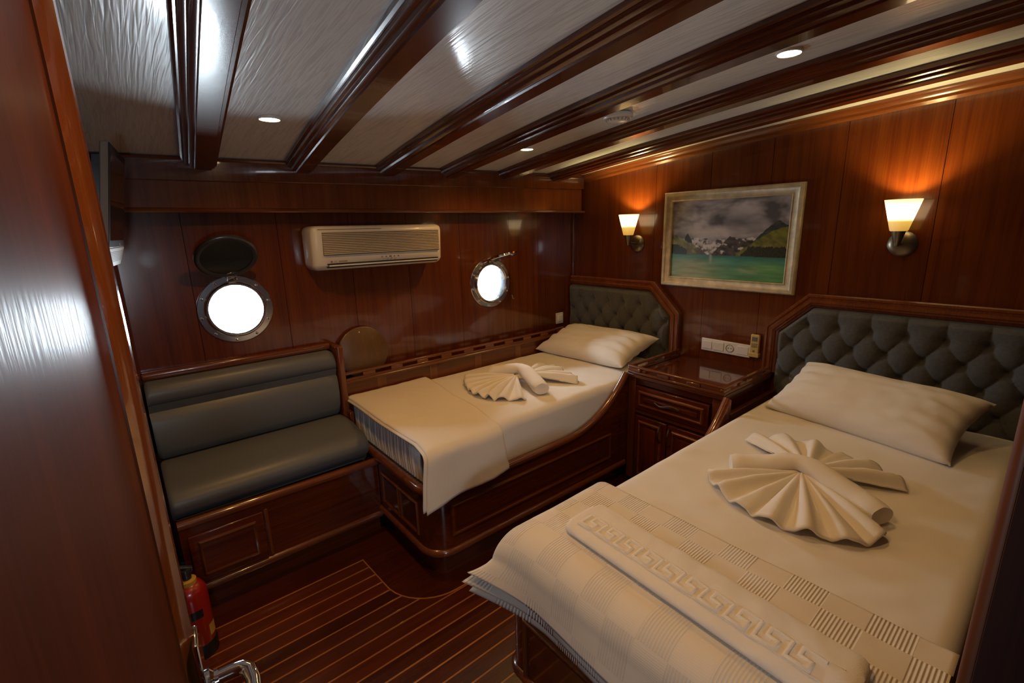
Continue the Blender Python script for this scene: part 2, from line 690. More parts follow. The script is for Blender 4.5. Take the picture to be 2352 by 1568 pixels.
# backing of the hull wall with the two portholes cut through
bm = B()
holed_panel(bm, -0.30, 1.10, -0.05, 1.95, YB + 0.012, YB + 0.10, (PORT[0][0], PORT[0][1], PORT[0][2] + 0.004))
holed_panel(bm, 1.10, 2.75, -0.05, 1.95, YB + 0.012, YB + 0.10, (PORT[1][0], PORT[1][1], PORT[1][2] + 0.004))
wall_back = tag(link('wall_back', bm, RECESS, None, smooth=0), 'varnished mahogany hull wall with two portholes', None, None, 'structure')
for a, b in zip(JB, JB[1:]):
    bm = B()
    hole = None
    for p in PORT:
        if a < p[0] < b:
            hole = (p[0], p[1], p[2] + 0.004)
    if hole:
        holed_panel(bm, a + 0.001, b - 0.001, 0.0, 1.80, YB, YB + 0.012, hole)
    else:
        box(bm, (a + 0.001, YB, 0.0), (b - 0.001, YB + 0.012, 1.80))
    link('panel', bm, W_PANEL, wall_back, smooth=0)

wall_right = wall_root('wall_right', (XR + 0.012, -0.2, -0.05), (XR + 0.10, 2.52, 2.05), 'varnished mahogany wall behind the beds')
JR = [-0.1, 0.42, 0.765, 1.075, 1.393, 1.74, 2.08, 2.42]
for a, b in zip(JR, JR[1:]):
    bm = B()
    box(bm, (XR, a + 0.001, 0.0), (XR + 0.012, b - 0.001, 2.0))
    link('panel', bm, W_PANEL, wall_right, smooth=0)

bm = B()
add(bm, [(xl(-0.05), -0.05, 0), (xl(2.5), 2.5, 0), (xl(2.5), 2.5, 2.0), (xl(-0.05), -0.05, 2.0),
         (xl(-0.05) - 0.05, -0.05, 0), (xl(2.5) - 0.05, 2.5, 0), (xl(2.5) - 0.05, 2.5, 2.0), (xl(-0.05) - 0.05, -0.05, 2.0)],
    [(0, 1, 2, 3), (7, 6, 5, 4), (0, 4, 5, 1), (1, 5, 6, 2), (2, 6, 7, 3), (3, 7, 4, 0)])
wall_left = tag(link('wall_left', bm, W_Z, None, smooth=0), 'dark mahogany wall behind the open door', None, None, 'structure')

# wall towards the passage, right of the doorway, with a rounded lit edge
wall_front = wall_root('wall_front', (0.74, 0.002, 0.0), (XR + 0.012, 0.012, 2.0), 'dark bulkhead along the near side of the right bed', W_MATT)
bm = B()
lathe(bm, [(0.0065, 0.0), (0.0065, 2.0)], (0.726, 0.0115, 0.0), (0, 0, 1), 16)
link('edge_bead', bm, wood('edge_bead_wood', 'Z', RIM_D, RIM_L, rough=0.55, coat=0.0), wall_front)
bm = B()
plate(bm, [(0.722, 0.006), (0.728, 0.012), (2.4, 0.010), (2.4, -0.40), (2.2, -0.38)], 0.0, 2.0)
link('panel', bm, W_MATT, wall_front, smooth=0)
# passage behind the camera
bm = B()
for lo, hi in (((-0.9, -1.05, 0.0), (PW[0], -1.0, 2.05)), ((PW[1], -1.05, 0.0), (2.45, -1.0, 2.05)),
               ((PW[0], -1.05, 0.0), (PW[1], -1.0, PW[2])), ((PW[0], -1.05, PW[3]), (PW[1], -1.0, 2.05))):
    box(bm, lo, hi)
wall_passage = tag(link('wall_passage', bm, W_Z, None, smooth=0), 'mahogany passage wall outside the door', None, None, 'structure')
bx('panel', (-0.9, -1.0, 0.0), (-0.85, 0.0, 2.05), W_Z, wall_passage, 0)
bx('panel', (2.40, -1.0, 0.0), (2.45, 0.0, 2.05), W_Z, wall_passage, 0)
bx('panel', (-0.86, -0.06, 0.0), (xl(0), -0.02, 2.05), W_Z, wall_passage, 0)

# ceiling -------------------------------------------------------------
bm = B()
box(bm, (-0.95, -1.1, 2.02), (2.75, 2.55, 2.06))
ceiling = tag(link('ceiling', bm, RECESS, None, smooth=0), 'low cambered cabin ceiling with white panels between beams', None, None, 'structure')
BEAMS = [(-0.235, 0.10), (0.185, 0.095), (0.554, 0.108), (0.977, 0.10), (1.352, 0.089), (1.765, 0.074), (2.19, 0.055)]
BW = 0.118
def bxx(i, y):
    x15, s = BEAMS[i]
    return x15 + s * (y - 1.5)


NY = 14
Y0, Y1 = -1.05, 2.43
for i in range(len(BEAMS)):
    def fa(t, i=i):
        return bxx(i, t) + BW * 0.5
    def fb(t, i=i):
        return bxx(i + 1, t) + BW * 0.5 if i + 1 < len(BEAMS) else 2.66
    bm = B()
    def f(u, v, fa=fa, fb=fb):
        yy = lerp(Y0, Y1, v)
        x = lerp(fa(yy), fb(yy), u)
        return (x, yy, zc(x, yy))
    grid(bm, 2, NY, f)
    link('ceiling_panel', bm, CEIL, ceiling)
bm = B()
def f(u, v):
    yy = lerp(Y0, Y1, v)
    x = lerp(-1.0, bxx(0, yy) + 0.06, u)
    return (x, yy, zc(x, yy))
grid(bm, 2, NY, f)
link('ceiling_panel', bm, CEIL, ceiling)
BPROF = [(0.0, 0.03), (0.0, -0.012), (0.006, -0.016), (0.010, -0.016), (0.012, -0.024), (0.020, -0.028), (0.024, -0.028), (0.027, -0.036),
         (0.036, -0.041), (0.041, -0.041), (0.044, -0.046), (BW - 0.020, -0.046), (BW - 0.017, -0.040), (BW - 0.009, -0.040), (BW - 0.006, -0.033), (BW, -0.030), (BW, 0.03)]
for i in range(1, len(BEAMS)):
    bm = B()
    path = []
    for j in range(NY + 1):
        yy = lerp(-1.0, 2.345, j / NY)
        path.append((bxx(i, yy), yy, zc(bxx(i, yy), yy)))
    sweep(bm, path, BPROF, (0, 0, 1))
    link('beam', bm, W_Y, ceiling, smooth=30)

# box soffit along the hull wall
SF = 2.318
bm = B()
box(bm, (-0.16, SF, 1.545), (2.575, YB, 1.80))
trim_1 = tag(link('trim_1', bm, wood('soffit_veneer', 'Z', (0.095, 0.020, 0.0040), (0.170, 0.045, 0.0085)), None, bevel=0.003), 'mahogany box soffit above the portholes', None, None, 'structure')
bm = B()
sweep(bm, [(-0.16, SF, 1.535), (2.580, SF, 1.535), (2.580, YB, 1.535)], [(-0.006, 0.0), (0.010, 0.0), (0.014, 0.006), (0.010, 0.014), (0.004, 0.018), (-0.006, 0.018)], (0, 0, 1))
link('bead', bm, R_X, trim_1)
bm = B()
add(bm, [(-0.16, SF - 0.012, 1.648), (2.585, SF - 0.012, 1.690), (2.585, SF - 0.012, 1.80), (-0.16, SF - 0.012, 1.76), (-0.16, SF + 0.02, 1.648), (2.585, SF + 0.02, 1.690), (2.585, SF + 0.02, 1.80), (-0.16, SF + 0.02, 1.76)],
    [(0, 1, 2, 3), (7, 6, 5, 4), (0, 4, 5, 1), (1, 5, 6, 2), (2, 6, 7, 3), (3, 7, 4, 0)])
link('fascia', bm, bpy.data.materials['soffit_veneer'], trim_1, bevel=0.004)
bm = B()
sweep(bm, [(-0.16, SF - 0.012, 1.725), (2.585, SF - 0.012, 1.767)], [(-0.002, 0), (0.008, 0.0), (0.012, 0.006), (0.010, 0.012), (-0.002, 0.015)], (0, 0, 1))
link('bead', bm, W_X, trim_1)

# crown moulding on the right wall under the ceiling
bm = B()
path = [(XR, lerp(-0.05, 2.40, j / NY), zc(XR, lerp(-0.05, 2.40, j / NY))) for j in range(NY + 1)]
sweep(bm, path[::-1], [(-0.002, 0.01), (0.040, 0.01), (0.040, -0.008), (0.032, -0.012), (0.026, -0.024), (0.018, -0.030), (0.016, -0.040), (0.006, -0.046), (-0.002, -0.052)], (0, 0, 1))
trim_2 = tag(link('trim_2', bm, R_Y, None, smooth=30), 'crown moulding under the ceiling above the headboards', None, None, 'structure')
bm = B()
box(bm, (2.572, 2.395, 0.6), (XR, YB, 1.54))
tag(link('trim_3', bm, W_Z, None, bevel=0.004), 'corner post between hull wall and headboard wall', None, None, 'structure')

# door ----------------------------------------------------------------
# door leaf: plane x = -0.0595 + 0.088*y, from the hinge (y=0.02) to the free edge (y=0.62)
dd = Vector((0.088, 1.0, 0)).normalized()     # along the leaf towards the free edge
dn = Vector((1.0, -0.088, 0)).normalized()    # face normal, into the cabin
DH = Vector((-0.0595, 0.0, 0.0))
def dp(s, n, z):
    p = DH + dd * s + dn * n
    return (p.x, p.y, z)


def dbox(bm, s0, s1, n0, n1, z0, z1):
    add(bm, [dp(s0, n0, z0), dp(s1, n0, z0), dp(s1, n1, z0), dp(s0, n1, z0), dp(s0, n0, z1), dp(s1, n0, z1), dp(s1, n1, z1), dp(s0, n1, z1)],
        [(0, 3, 2, 1), (4, 5, 6, 7), (0, 1, 5, 4), (1, 2, 6, 5), (2, 3, 7, 6), (3, 0, 4, 7)])


bm = B()
dbox(bm, 0.01, 0.60, -0.040, -0.010, 0.02, 1.86)
door = tag(link('door_1', bm, W_DOOR, None, bevel=0.002), 'glossy mahogany cabin door standing open', None, None, 'structure')
bm = B()
sweep(bm, [dp(0.585, -0.010, 0.02), dp(0.585, -0.010, 1.86)],
      [(0.0, 0.0), (0.045, 0.0), (0.045, 0.008), (0.041, 0.013), (0.024, 0.013), (0.018, 0.008), (0.010, 0.005), (0.0, 0.002)], dn)
link('edge_strip', bm, R_Z, door, smooth=30)
# lock plate and lever
hz = 0.918
bm = B()
dbox(bm, 0.588, 0.628, 0.001, 0.0075, hz - 0.13, hz + 0.062)
plate_ = link('lock_plate', bm, CHROME, door, bevel=0.004, seg=3)
bm = B()
pts = [dp(0.608, 0.004, hz - 0.010), dp(0.608, 0.034, hz - 0.010), dp(0.606, 0.045, hz - 0.010), dp(0.597, 0.052, hz - 0.010), dp(0.578, 0.054, hz - 0.012), dp(0.54, 0.052, hz - 0.016), dp(0.50, 0.050, hz - 0.014)]
sweep(bm, pts, circ(0.0085, 12, 0.0095), (0, 0, 1))
link('lever_handle', bm, CHROME, door)
bm = B()
lathe(bm, [(0.0, 0), (0.016, 0), (0.016, 0.006), (0.011, 0.010), (0.011, 0.014)], dp(0.608, 0.005, hz - 0.01), dn, 20)
link('lever_collar', bm, CHROME, door)
bm = B()
dbox(bm, 0.5995, 0.6015, -0.034, -0.018, hz - 0.11, hz + 0.07)
link('lock_faceplate', bm, CHROME, door)

# portholes -------------------------------------------------------------
def porthole(idx, px, pz, pr, label, leaf_c, leaf_n, leaf_r):
    bm = B()
    y = YB
    prof = [(pr + 0.044, 0.0), (pr + 0.044, 0.004), (pr + 0.041, 0.0065), (pr + 0.018, 0.0068), (pr + 0.017, 0.009), (pr + 0.0165, 0.016), (pr + 0.014, 0.022), (pr + 0.010, 0.0255), (pr + 0.006, 0.0255), (pr + 0.002, 0.022), (pr, 0.016), (pr, -0.10), (pr + 0.006, -0.10), (pr + 0.006, 0.0)]
    lathe(bm, prof + [prof[0]], (px, y, pz), (0, -1, 0), 56, caps=False)
    w = tag(link('window_%d' % idx, bm, PORTM, None, smooth=35), label, None, None, 'structure')
    bm = B()
    lathe(bm, [(0.0, 0.0), (pr + 0.001, 0.0)], (px, y + 0.035, pz), (0, -1, 0), 56, caps=False)
    link('pane', bm, GLASS, w)
    for kk in range(10):
        a = 2 * PI * (kk + 0.3) / 10
        bm = B()
        lathe(bm, [(0.0, 0.013), (0.003, 0.0125), (0.0055, 0.010), (0.006, 0.0)], (px + (pr + 0.030) * math.cos(a), y - 0.005, pz + (pr + 0.030) * math.sin(a)), (0, -1, 0), 10, caps=False)
        link('bolt', bm, CHROME, w)
    c = Vector(leaf_c)
    n = Vector(leaf_n).normalized()
    bm = B()
    r = leaf_r
    lathe(bm, [(r - 0.020, -0.007), (r - 0.004, -0.009), (r, -0.005), (r, 0.005), (r - 0.004, 0.009), (r - 0.012, 0.010), (r - 0.020, 0.007), (r - 0.020, -0.007)], c, n, 48, caps=False)
    leaf = link('hinged_leaf', bm, CHROME if idx == 2 else DARKMETAL, w)
    bm = B()
    lathe(bm, [(0, -0.003), (r - 0.018, -0.003), (r - 0.018, 0.003), (0, 0.003)], c, n, 48, caps=False)
    link('leaf_glass', bm, DGLASS, leaf)
    # hinge arm from the ring to the leaf, and two fastening dogs
    top = Vector((px, y - 0.015, pz + pr + 0.030))
    d = (top - c) - n * (top - c).dot(n)
    edge = c + d.normalized() * (r - 0.004)
    bm = B()
    sweep(bm, [top + Vector((0, 0.012, -0.012)), top, edge, edge - d.normalized() * 0.02], [(-0.018, -0.004), (0.018, -0.004), (0.018, 0.004), (-0.018, 0.004)], (0, -1, 0.3))
    link('hinge', bm, CHROME, w, bevel=0.001)
    return w


porthole(1, *PORT[0], 'round porthole above the bench with its dark glass leaf swung up', (0.362, 2.293, 1.356), (0.0, -0.72, -0.68), 0.118)
porthole(2, *PORT[1], 'round porthole above the left bed with its leaf sticking out edge-on', (1.800, 2.280, 1.272), (-0.127, 0.275, 0.957), 0.112)
bm = B()
tube(bm, [(1.985, 2.414, 1.012), (1.985, 2.398, 1.012), (1.985, 2.392, 1.004), (1.987, 2.392, 0.992), (1.993, 2.392, 0.986), (2.000, 2.392, 0.992), (2.001, 2.392, 1.000)], 0.0024, 8, (1, 0.1, 0))
tag(link('wall_hook', bm, CHROME), 'small bare metal hook beside the porthole above the left bed', 'hook')

# ================================================================== FIXTURES
def spot(loc, w, ang=150, blend=0.6, r=0.022):
    d = bpy.data.lights.new('downlight_lamp', 'SPOT')
    d.energy = w
    d.color = WARM
    d.spot_size = R_(ang)
    d.spot_blend = blend
    d.shadow_soft_size = r
    o = bpy.data.objects.new('downlight_lamp', d)
    o.location = loc
    COL.objects.link(o)
    return o


DL = [(0.458, 1.749, 'round lit downlight between the two beams nearest the open door', 1.0),
      (1.631, 1.828, 'small lit downlight near the soffit above the left bed', 1.25),
      (1.565, 0.632, 'lit downlight above the right bed, beyond the smoke detector', 0.70),
      (0.385, 0.610, 'lit downlight overhead just inside the door', 1.65)]
for x, y, lab, pw in DL:
    z = zc(x, y)
    t = thing('downlight', (x, y, z), lab, 'ceiling light', 'recessed downlights in the white ceiling panels')
    bm = B()
    lathe(bm, [(0.0295, -0.004), (0.031, -0.006), (0.035, -0.005), (0.037, 0.0), (0.037, 0.004), (0.0295, 0.004), (0.0295, -0.004)], (x, y, z), (0, 0, 1), 32, caps=False)
    link('trim_ring', bm, WHITEP, t)
    bm = B()
    lathe(bm, [(0, -0.0062), (0.015, -0.0058), (0.0298, -0.0040), (0.0298, 0.002)], (x, y, z), (0, 0, 1), 28, caps=False)
    link('lens', bm, LENS, t)
    s = spot((x, y, z - 0.012), DOWN_W * pw)
    s.parent = t
    s.location = (0, 0, -0.012)

# smoke detector
x, y = 1.606, 1.262
z = zc(x, y)
t = thing('smoke_detector', (x, y, z), 'round white smoke detector on the ceiling between two beams', 'detector')
bm = B()
lathe(bm, [(0, 0.0), (0.056, 0.0), (0.058, -0.004), (0.058, -0.014), (0.054, -0.018), (0.050, -0.019), (0.0, -0.019)], (x, y, z), (0, 0, 1), 36, caps=False)
link('base', bm, WHITEP, t)
bm = B()
lathe(bm, [(0.044, -0.018), (0.045, -0.022), (0.041, -0.027), (0.030, -0.030), (0.0, -0.031)], (x, y, z), (0, 0, 1), 36, caps=False)
link('dome', bm, WHITEP, t)
bm = B()
for kk in range(18):
    a = 2 * PI * kk / 18
    c, s_ = math.cos(a), math.sin(a)
    sweep(bm, [(x + 0.046 * c, y + 0.046 * s_, z - 0.018), (x + 0.0450 * c, y + 0.0450 * s_, z - 0.0225), (x + 0.0405 * c, y + 0.0405 * s_, z - 0.0278)], [(-0.003, -0.001), (0.003, -0.001), (0.003, 0.0014), (-0.003, 0.0014)], (c, s_, 0.01))
link('vent_ribs', bm, CREAM_D, t)

# wall sconces
SCN = [(1.862, 1.327, 'lit cone wall sconce left of the landscape picture, above the left bed'),
       (0.512, 1.335, 'lit cone wall sconce right of the landscape picture, above the right bed')]
for yy, zz, lab in SCN:
    t = thing('wall_sconce', (XR, yy, zz - 0.05), lab, 'wall lamp', 'cone wall sconces on the headboard wall')
    bm = B()
    lathe(bm, [(0, 0.0), (0.052, 0.0), (0.053, 0.005), (0.046, 0.013), (0.030, 0.019), (0.0, 0.021)], (XR, yy, zz), (-1, 0, 0), 36, caps=False)
    link('wall_plate', bm, STEEL, t)
    sx = 2.502
    bm = B()
    tube(bm, [(XR - 0.015, yy, zz), (2.56, yy, zz), (2.53, yy, zz + 0.004), (sx + 0.006, yy, zz + 0.014), (sx, yy, zz + 0.03)], 0.007, 10)
    link('arm', bm, STEEL, t)
    bm = B()
    lathe(bm, [(0, -0.008), (0.008, -0.006), (0.010, 0.0), (0.011, 0.006), (0.013, 0.010), (0.024, 0.052), (0.026, 0.058), (0.0, 0.058)], (sx, yy, zz), (0, 0, 1), 28, caps=False)
    link('lamp_holder', bm, STEEL, t)
    bm = B()
    z0 = zz + 0.055
    lathe(bm, [(0.0, 0.003), (0.028, 0.0), (0.031, 0.003), (0.0615, 0.121), (0.0625, 0.125), (0.0595, 0.125), (0.029, 0.008), (0.0, 0.008)], (sx, yy, z0), (0, 0, 1), 40, caps=False)
    link('glass_shade', bm, SHADE, t)
    d = bpy.data.lights.new('sconce_bulb', 'POINT')
    d.energy = SCONCE_W
    d.color = SCONCE_C
    d.shadow_soft_size = 0.018
    o = bpy.data.objects.new('sconce_bulb', d)
    COL.objects.link(o)
    o.parent = t
    o.location = (sx - XR, 0, 0.05 + 0.055 + 0.070)

# landscape picture -------------------------------------------------------
PY0, PY1, PZ0, PZ1 = 0.908, 1.662, 1.080, 1.622
t = thing('framed_picture', (2.59, (PY0 + PY1) / 2, PZ0), 'framed mountain lake landscape between the two wall sconces', 'picture')
fw = 0.055
bm = B()
sweep(bm, [(XR - 0.002, PY0, PZ0), (XR - 0.002, PY1, PZ0), (XR - 0.002, PY1, PZ1), (XR - 0.002, PY0, PZ1)],
      [(0.0, 0.0), (0.0, 0.020), (0.006, 0.027), (0.018, 0.026), (0.026, 0.020), (0.046, 0.017), (0.050, 0.020), (fw, 0.016), (fw, 0.0)], (-1, 0, 0), closed=True)
link('picture_frame', bm, FRAME, t, smooth=30)
bm = B()
NPY, NPZ = 210, 140
a0, a1, b0, b1 = PY0 + fw - 0.003, PY1 - fw + 0.003, PZ0 + fw - 0.003, PZ1 - fw + 0.003
# u runs left to right as seen from the beds (from +y to -y)
grid(bm, NPY, NPZ, lambda u, v: (XR - 0.010, lerp(a1, a0, u), lerp(b0, b1, v)))
canvas = link('canvas', bm, PRINT, t, smooth=0)


def mixc(a, b, t):
    t = max(0.0, min(1.0, t))
    return tuple(lerp(p, q, t) for p, q in zip(a, b))


def paint(u, v):
    hor = 0.315 - 0.02 * u
    nz = lambda a, b, c: noise.noise((a, b, c))
    if v < hor:                       # lake
        d = (hor - v) / hor
        n = fbm(u * 5, v * 26, 2)
        c = mixc((0.055, 0.24, 0.20), (0.10, 0.28, 0.11), d * 1.1)
        c = mixc(c, (0.36, 0.36, 0.20), 0.85 * math.exp(-((u - 0.20) / 0.24) ** 2) * min(1, d * 2.4))
        c = mixc(c, (0.18, 0.40, 0.10), 0.65 * math.exp(-((u - 0.86) / 0.18) ** 2) * math.exp(-((d - 0.45) / 0.3) ** 2))
        c = mixc(c, (0.50, 0.42, 0.30), 0.65 * math.exp(-((u - 0.71) / 0.07) ** 2 - ((d - 0.52) / 0.13) ** 2) * (0.7 + 0.9 * n))
        c = mixc(c, (0.60, 0.54, 0.46), 0.9 * math.exp(-((u - 0.385) / 0.012) ** 2) * max(0, 1 - d * 2.6))
        c = mixc(c, (0.02, 0.11, 0.11), 0.6 * max(0, 1 - d * 5) * (1 if u > 0.4 else 0.5))
        k_ = 1 + 0.30 * n
        return tuple(max(0.004, x * k_) for x in c)
    trees_r = hor + (0.120 + 0.030 * nz(u * 55, 4, 1)) * min(1, max(0, (u - 0.63) / 0.08))
    trees_l = hor + 0.125 - 0.75 * max(0, u - 0.07) + 0.022 * nz(u * 60, 2, 1)
    if (v < trees_r and u > 0.64) or (v < trees_l and u < 0.16):
        return mixc((0.010, 0.014, 0.007), (0.050, 0.052, 0.020), 0.5 + 0.5 * nz(u * 70, v * 40, 3))
    slope_r = 0.350 + 1.05 * max(0, u - 0.62) - 1.0 * max(0, u - 0.80) ** 1.5 + 0.018 * nz(u * 22, 9, 1)
    peak = 0.44 + 0.285 * max(0, 1 - abs(u - 0.915) / (0.19 if u < 0.915 else 0.24)) ** 0.75 + 0.010 * nz(u * 38, 7, 1)
    if u > 0.60 and v < min(slope_r, peak):
        g = fbm(u * 12, v * 14 + u * 8, 4)
        return mixc((0.26, 0.235, 0.030), (0.075, 0.080, 0.020), 0.45 + 0.75 * g)
    if u > 0.72 and v < peak:
        g = fbm(u * 16, v * 16, 6)
        return mixc((0.022, 0.030, 0.030), (0.085, 0.085, 0.060), 0.35 + 0.6 * g)
    # near left slope, green then rock, running down into the valley
    left = hor + 0.78 * (0.372 - u) ** 1.0 + 0.02 * fbm(u * 16, 3) if u < 0.372 else 0
    left = min(left, 0.570 - 0.10 * max(0, 0.06 - u) + 0.012 * nz(u * 40, 1, 4))
    if v < left:
        g = fbm(u * 14, v * 14 + u * 11, 5)
        w = max(0.0, min(1.0, (u + 0.10 * g - 0.20) / 0.07))
        gr = mixc((0.30, 0.29, 0.10), (0.085, 0.080, 0.035), 0.45 + 0.9 * g)
        rk = mixc((0.040, 0.032, 0.030), (0.24, 0.17, 0.14), 0.35 + 0.8 * g)
        return mixc(gr, rk, w)
    if abs(u - 0.165) < 0.035 and v < 0.585 - 2.2 * abs(u - 0.157):
        return (0.022, 0.024, 0.028)
    # crags right of the valley
    right = hor + 1.55 * (u - 0.385) if u > 0.385 else 0
    right = min(right, 0.535 + 0.055 * math.exp(-((u - 0.505) / 0.035) ** 2) + 0.025 * nz(u * 34, 5, 5) - 0.20 * max(0, u - 0.52))
    if v < right:
        g = fbm(u * 22 + v * 6, v * 24, 8)
        top = right - v
        rk = mixc((0.022, 0.022, 0.024), (0.16, 0.105, 0.080), 0.40 + 0.65 * g)
        return mixc(rk, (0.62, 0.56, 0.52), 1.0 if g > 0.42 and top < 0.14 and u > 0.47 else 0.0)
    far = 0.520 + 0.035 * fbm(u * 11, 1.3) - 0.05 * math.exp(-((u - 0.385) / 0.03) ** 2)
    if 0.10 < u < 0.78 and v < far:
        g = fbm(u * 26, v * 20, 9)
        return mixc((0.075, 0.065, 0.068), (0.66, 0.60, 0.57), 0.62 + 1.4 * g)
    # clouds
    g = fbm(u * 5.2 + 0.6 * nz(u * 3, v * 3, 0), v * 6.5, 11)
    base = mixc((0.11, 0.098, 0.105), (0.60, 0.53, 0.54), 0.50 + 0.85 * g)
    base = mixc(base, (0.060, 0.054, 0.060), 0.70 * math.exp(-((u - 0.60) / 0.17) ** 2 - ((v - 0.72) / 0.11) ** 2))
    base = mixc(base, (0.66, 0.57, 0.52), 0.75 * math.exp(-((v - 0.60) / 0.055) ** 2) * math.exp(-((u - 0.36) / 0.25) ** 2))
    return base


me = canvas.data
ca = me.color_attributes.new('print', 'FLOAT_COLOR', 'POINT')
for i, v in enumerate(me.vertices):
    u_ = (a1 - (v.co.y + ORG['canvas'].y)) / (a1 - a0)
    v_ = (v.co.z + ORG['canvas'].z - b0) / (b1 - b0)
    c = paint(u_, v_)
    ca.data[i].color = (c[0], c[1], c[2], 1)

# air conditioner -----------------------------------------------------------
t = thing('air_conditioner', (1.043, 2.33, 1.270), 'cream split air conditioner on the hull wall between the portholes', 'air conditioner')
AX0, AX1, AY, AZ0, AZ1 = 0.700, 1.386, 2.250, 1.270, 1.474
bm = B()
rbox(bm, (AX0, AY, AZ0), (AX1, YB, AZ1), 0.028, 5)
for v in bm.verts:       # front leans in towards the bottom edge
    if v.co.z < AZ0 + 0.05 and v.co.y < AY + 0.09:
        v.co.y += 0.028 * (AZ0 + 0.05 - v.co.z) / 0.05
link('casing', bm, CREAM, t)
bx('grille_recess', (AX0 + 0.046, AY - 0.0006, 1.340), (AX1 - 0.026, AY + 0.01, 1.446), plain('grille_shadow', (0.18, 0.13, 0.08), 0.7, bump=0.02), t, 0)
for kk in range(13):
    z = 1.3445 + kk * 0.0081
    bm = B()
    add(bm, [(AX0 + 0.046, AY - 0.001, z + 0.0036), (AX1 - 0.026, AY - 0.001, z + 0.0036), (AX1 - 0.026, AY - 0.0045, z), (AX0 + 0.046, AY - 0.0045, z),
             (AX0 + 0.046, AY - 0.001, z + 0.0050), (AX1 - 0.026, AY - 0.001, z + 0.0050), (AX1 - 0.026, AY - 0.0050, z + 0.0012), (AX0 + 0.046, AY - 0.0050, z + 0.0012)],
        [(0, 1, 2, 3), (7, 6, 5, 4), (0, 4, 5, 1), (1, 5, 6, 2), (2, 6, 7, 3), (3, 7, 4, 0)])
    link('slat', bm, CREAM_D, t, smooth=0)
bx('panel_seam', (AX0 + 0.03, AY - 0.0008, 1.4565), (AX1 - 0.35, AY + 0.004, 1.4595), plain('seam', (0.30, 0.21, 0.11), 0.6, bump=0.02), t, 0)
for z0, z1, yo in ((1.297, 1.302, 0.0015), (1.282, 1.288, 0.012)):
    bx('outlet_slot', (AX0 + 0.06, AY + yo - 0.002, z0), (AX1 - 0.035, AY + yo + 0.02, z1), RECESS, t, 0)
bx('louver', (AX0 + 0.065, AY + 0.001, 1.2885), (AX1 - 0.04, AY + 0.02, 1.2965), CREAM, t, 0.001)
for kk, w in enumerate((0.006, 0.006, 0.012, 0.006, 0.006)):
    xx = 1.03 + kk * 0.022
    bx('indicator', (xx - w / 2, AY - 0.0012, 1.3175), (xx + w / 2, AY + 0.002, 1.3235), plain('indicator_window', (0.20, 0.13, 0.07), 0.4, bump=0.01), t, 0)
INK = plain('brown_ink', (0.20, 0.13, 0.07), 0.6, bump=0.01)
bm = B()
lathe(bm, [(0, 0), (0.0048, 0), (0.0048, 0.0008), (0, 0.0010)], (AX0 + 0.077, AY, 1.3105), (0, -1, 0), 18, caps=False)
link('emblem', bm, INK, t)


def text(name, s, size, mat, parent, loc, rot, extr=0.0003):
    cu = bpy.data.curves.new(name, 'FONT')
    cu.body = s
    cu.size = size
    cu.extrude = extr
    cu.align_x = 'CENTER'
    cu.align_y = 'CENTER'
    o = bpy.data.objects.new(name, cu)
    COL.objects.link(o)
    dg = bpy.context.evaluated_depsgraph_get()
    me = bpy.data.meshes.new_from_object(o.evaluated_get(dg))
    bpy.data.objects.remove(o)
    me.materials.clear()
    me.materials.append(mat)
    o = bpy.data.objects.new(name, me)
    COL.objects.link(o)
    o.rotation_euler = rot
    o.parent = parent
    o.location = Vector(loc) - ORG[parent.name]
    return o


text('lettering', 'LG', 0.011, INK, t, (AX0 + 0.096, AY - 0.0004, 1.3105), (PI / 2, 0, 0))
bx('badge', (AX0 + 0.112, AY - 0.0008, 1.3085), (AX0 + 0.152, AY + 0.002, 1.3125), INK, t, 0)

# television on the left wall -------------------------------------------------
T0, T1 = Vector((0.040, 1.65, 0)), Vector((0.0775, 1.985, 0))
td = (T1 - T0).normalized()
tn = Vector((td.y, -td.x, 0))
def tp(s, n, z):
    p = T0 + td * s + tn * (n + 0.174 * (z - 1.684))   # tipped forward on its bracket
    return (p.x, p.y, z)
TW = (T1 - T0).length
def tbox(bm, s0, s1, n0, n1, z0, z1, nb=None):
    nb = n1 if nb is None else nb
    add(bm, [tp(s0, n0, z0), tp(s1, n0, z0), tp(s1, nb, z0), tp(s0, nb, z0), tp(s0, n0, z1), tp(s1, n0, z1), tp(s1, n1, z1), tp(s0, n1, z1)],
        [(0, 3, 2, 1), (4, 5, 6, 7), (0, 1, 5, 4), (1, 2, 6, 5), (2, 3, 7, 6), (3, 0, 4, 7)])
t = thing('television', tp(TW / 2, -0.01, 1.362), 'small flat television seen edge-on, fixed to the left wall beside the open door', 'television')
bm = B(); tbox(bm, 0, TW, -0.019, -0.001, 1.415, 1.684); link('casing', bm, TVSIDE, t, bevel=0.003)
bm = B(); tbox(bm, 0.002, TW - 0.002, -0.001, 0.0015, 1.417, 1.682); link('bezel', bm, BLACK, t, bevel=0.001)
bm = B(); tbox(bm, 0.018, TW - 0.018, 0.001, 0.0022, 1.436, 1.662); link('screen', bm, DGLASS, t)
bm = B(); tbox(bm, 0.0, TW, -0.019, 0.001, 1.362, 1.416, nb=-0.008); link('speaker_bar', bm, SILVER, t, bevel=0.002)
for kk in range(7):
    z = 1.376 + kk * 0.0045
    n_ = lerp(-0.008, 0.001, (z - 1.362) / 0.054)
    bm = B(); tbox(bm, 0.006, TW - 0.006, n_ - 0.002, n_ + 0.0008, z, z + 0.0018); link('speaker_slit', bm, plain('slit_grey', (0.20, 0.21, 0.22), 0.5, bump=0.01) if kk == 0 else bpy.data.materials['slit_grey'], t, smooth=0)
bm = B(); lathe(bm, [(0, 0), (0.004, 0), (0.004, 0.002), (0, 0.0025)], tp(TW * 0.62, 0.001, 1.424), tn, 12, caps=False); link('indicator', bm, SILVER, t)
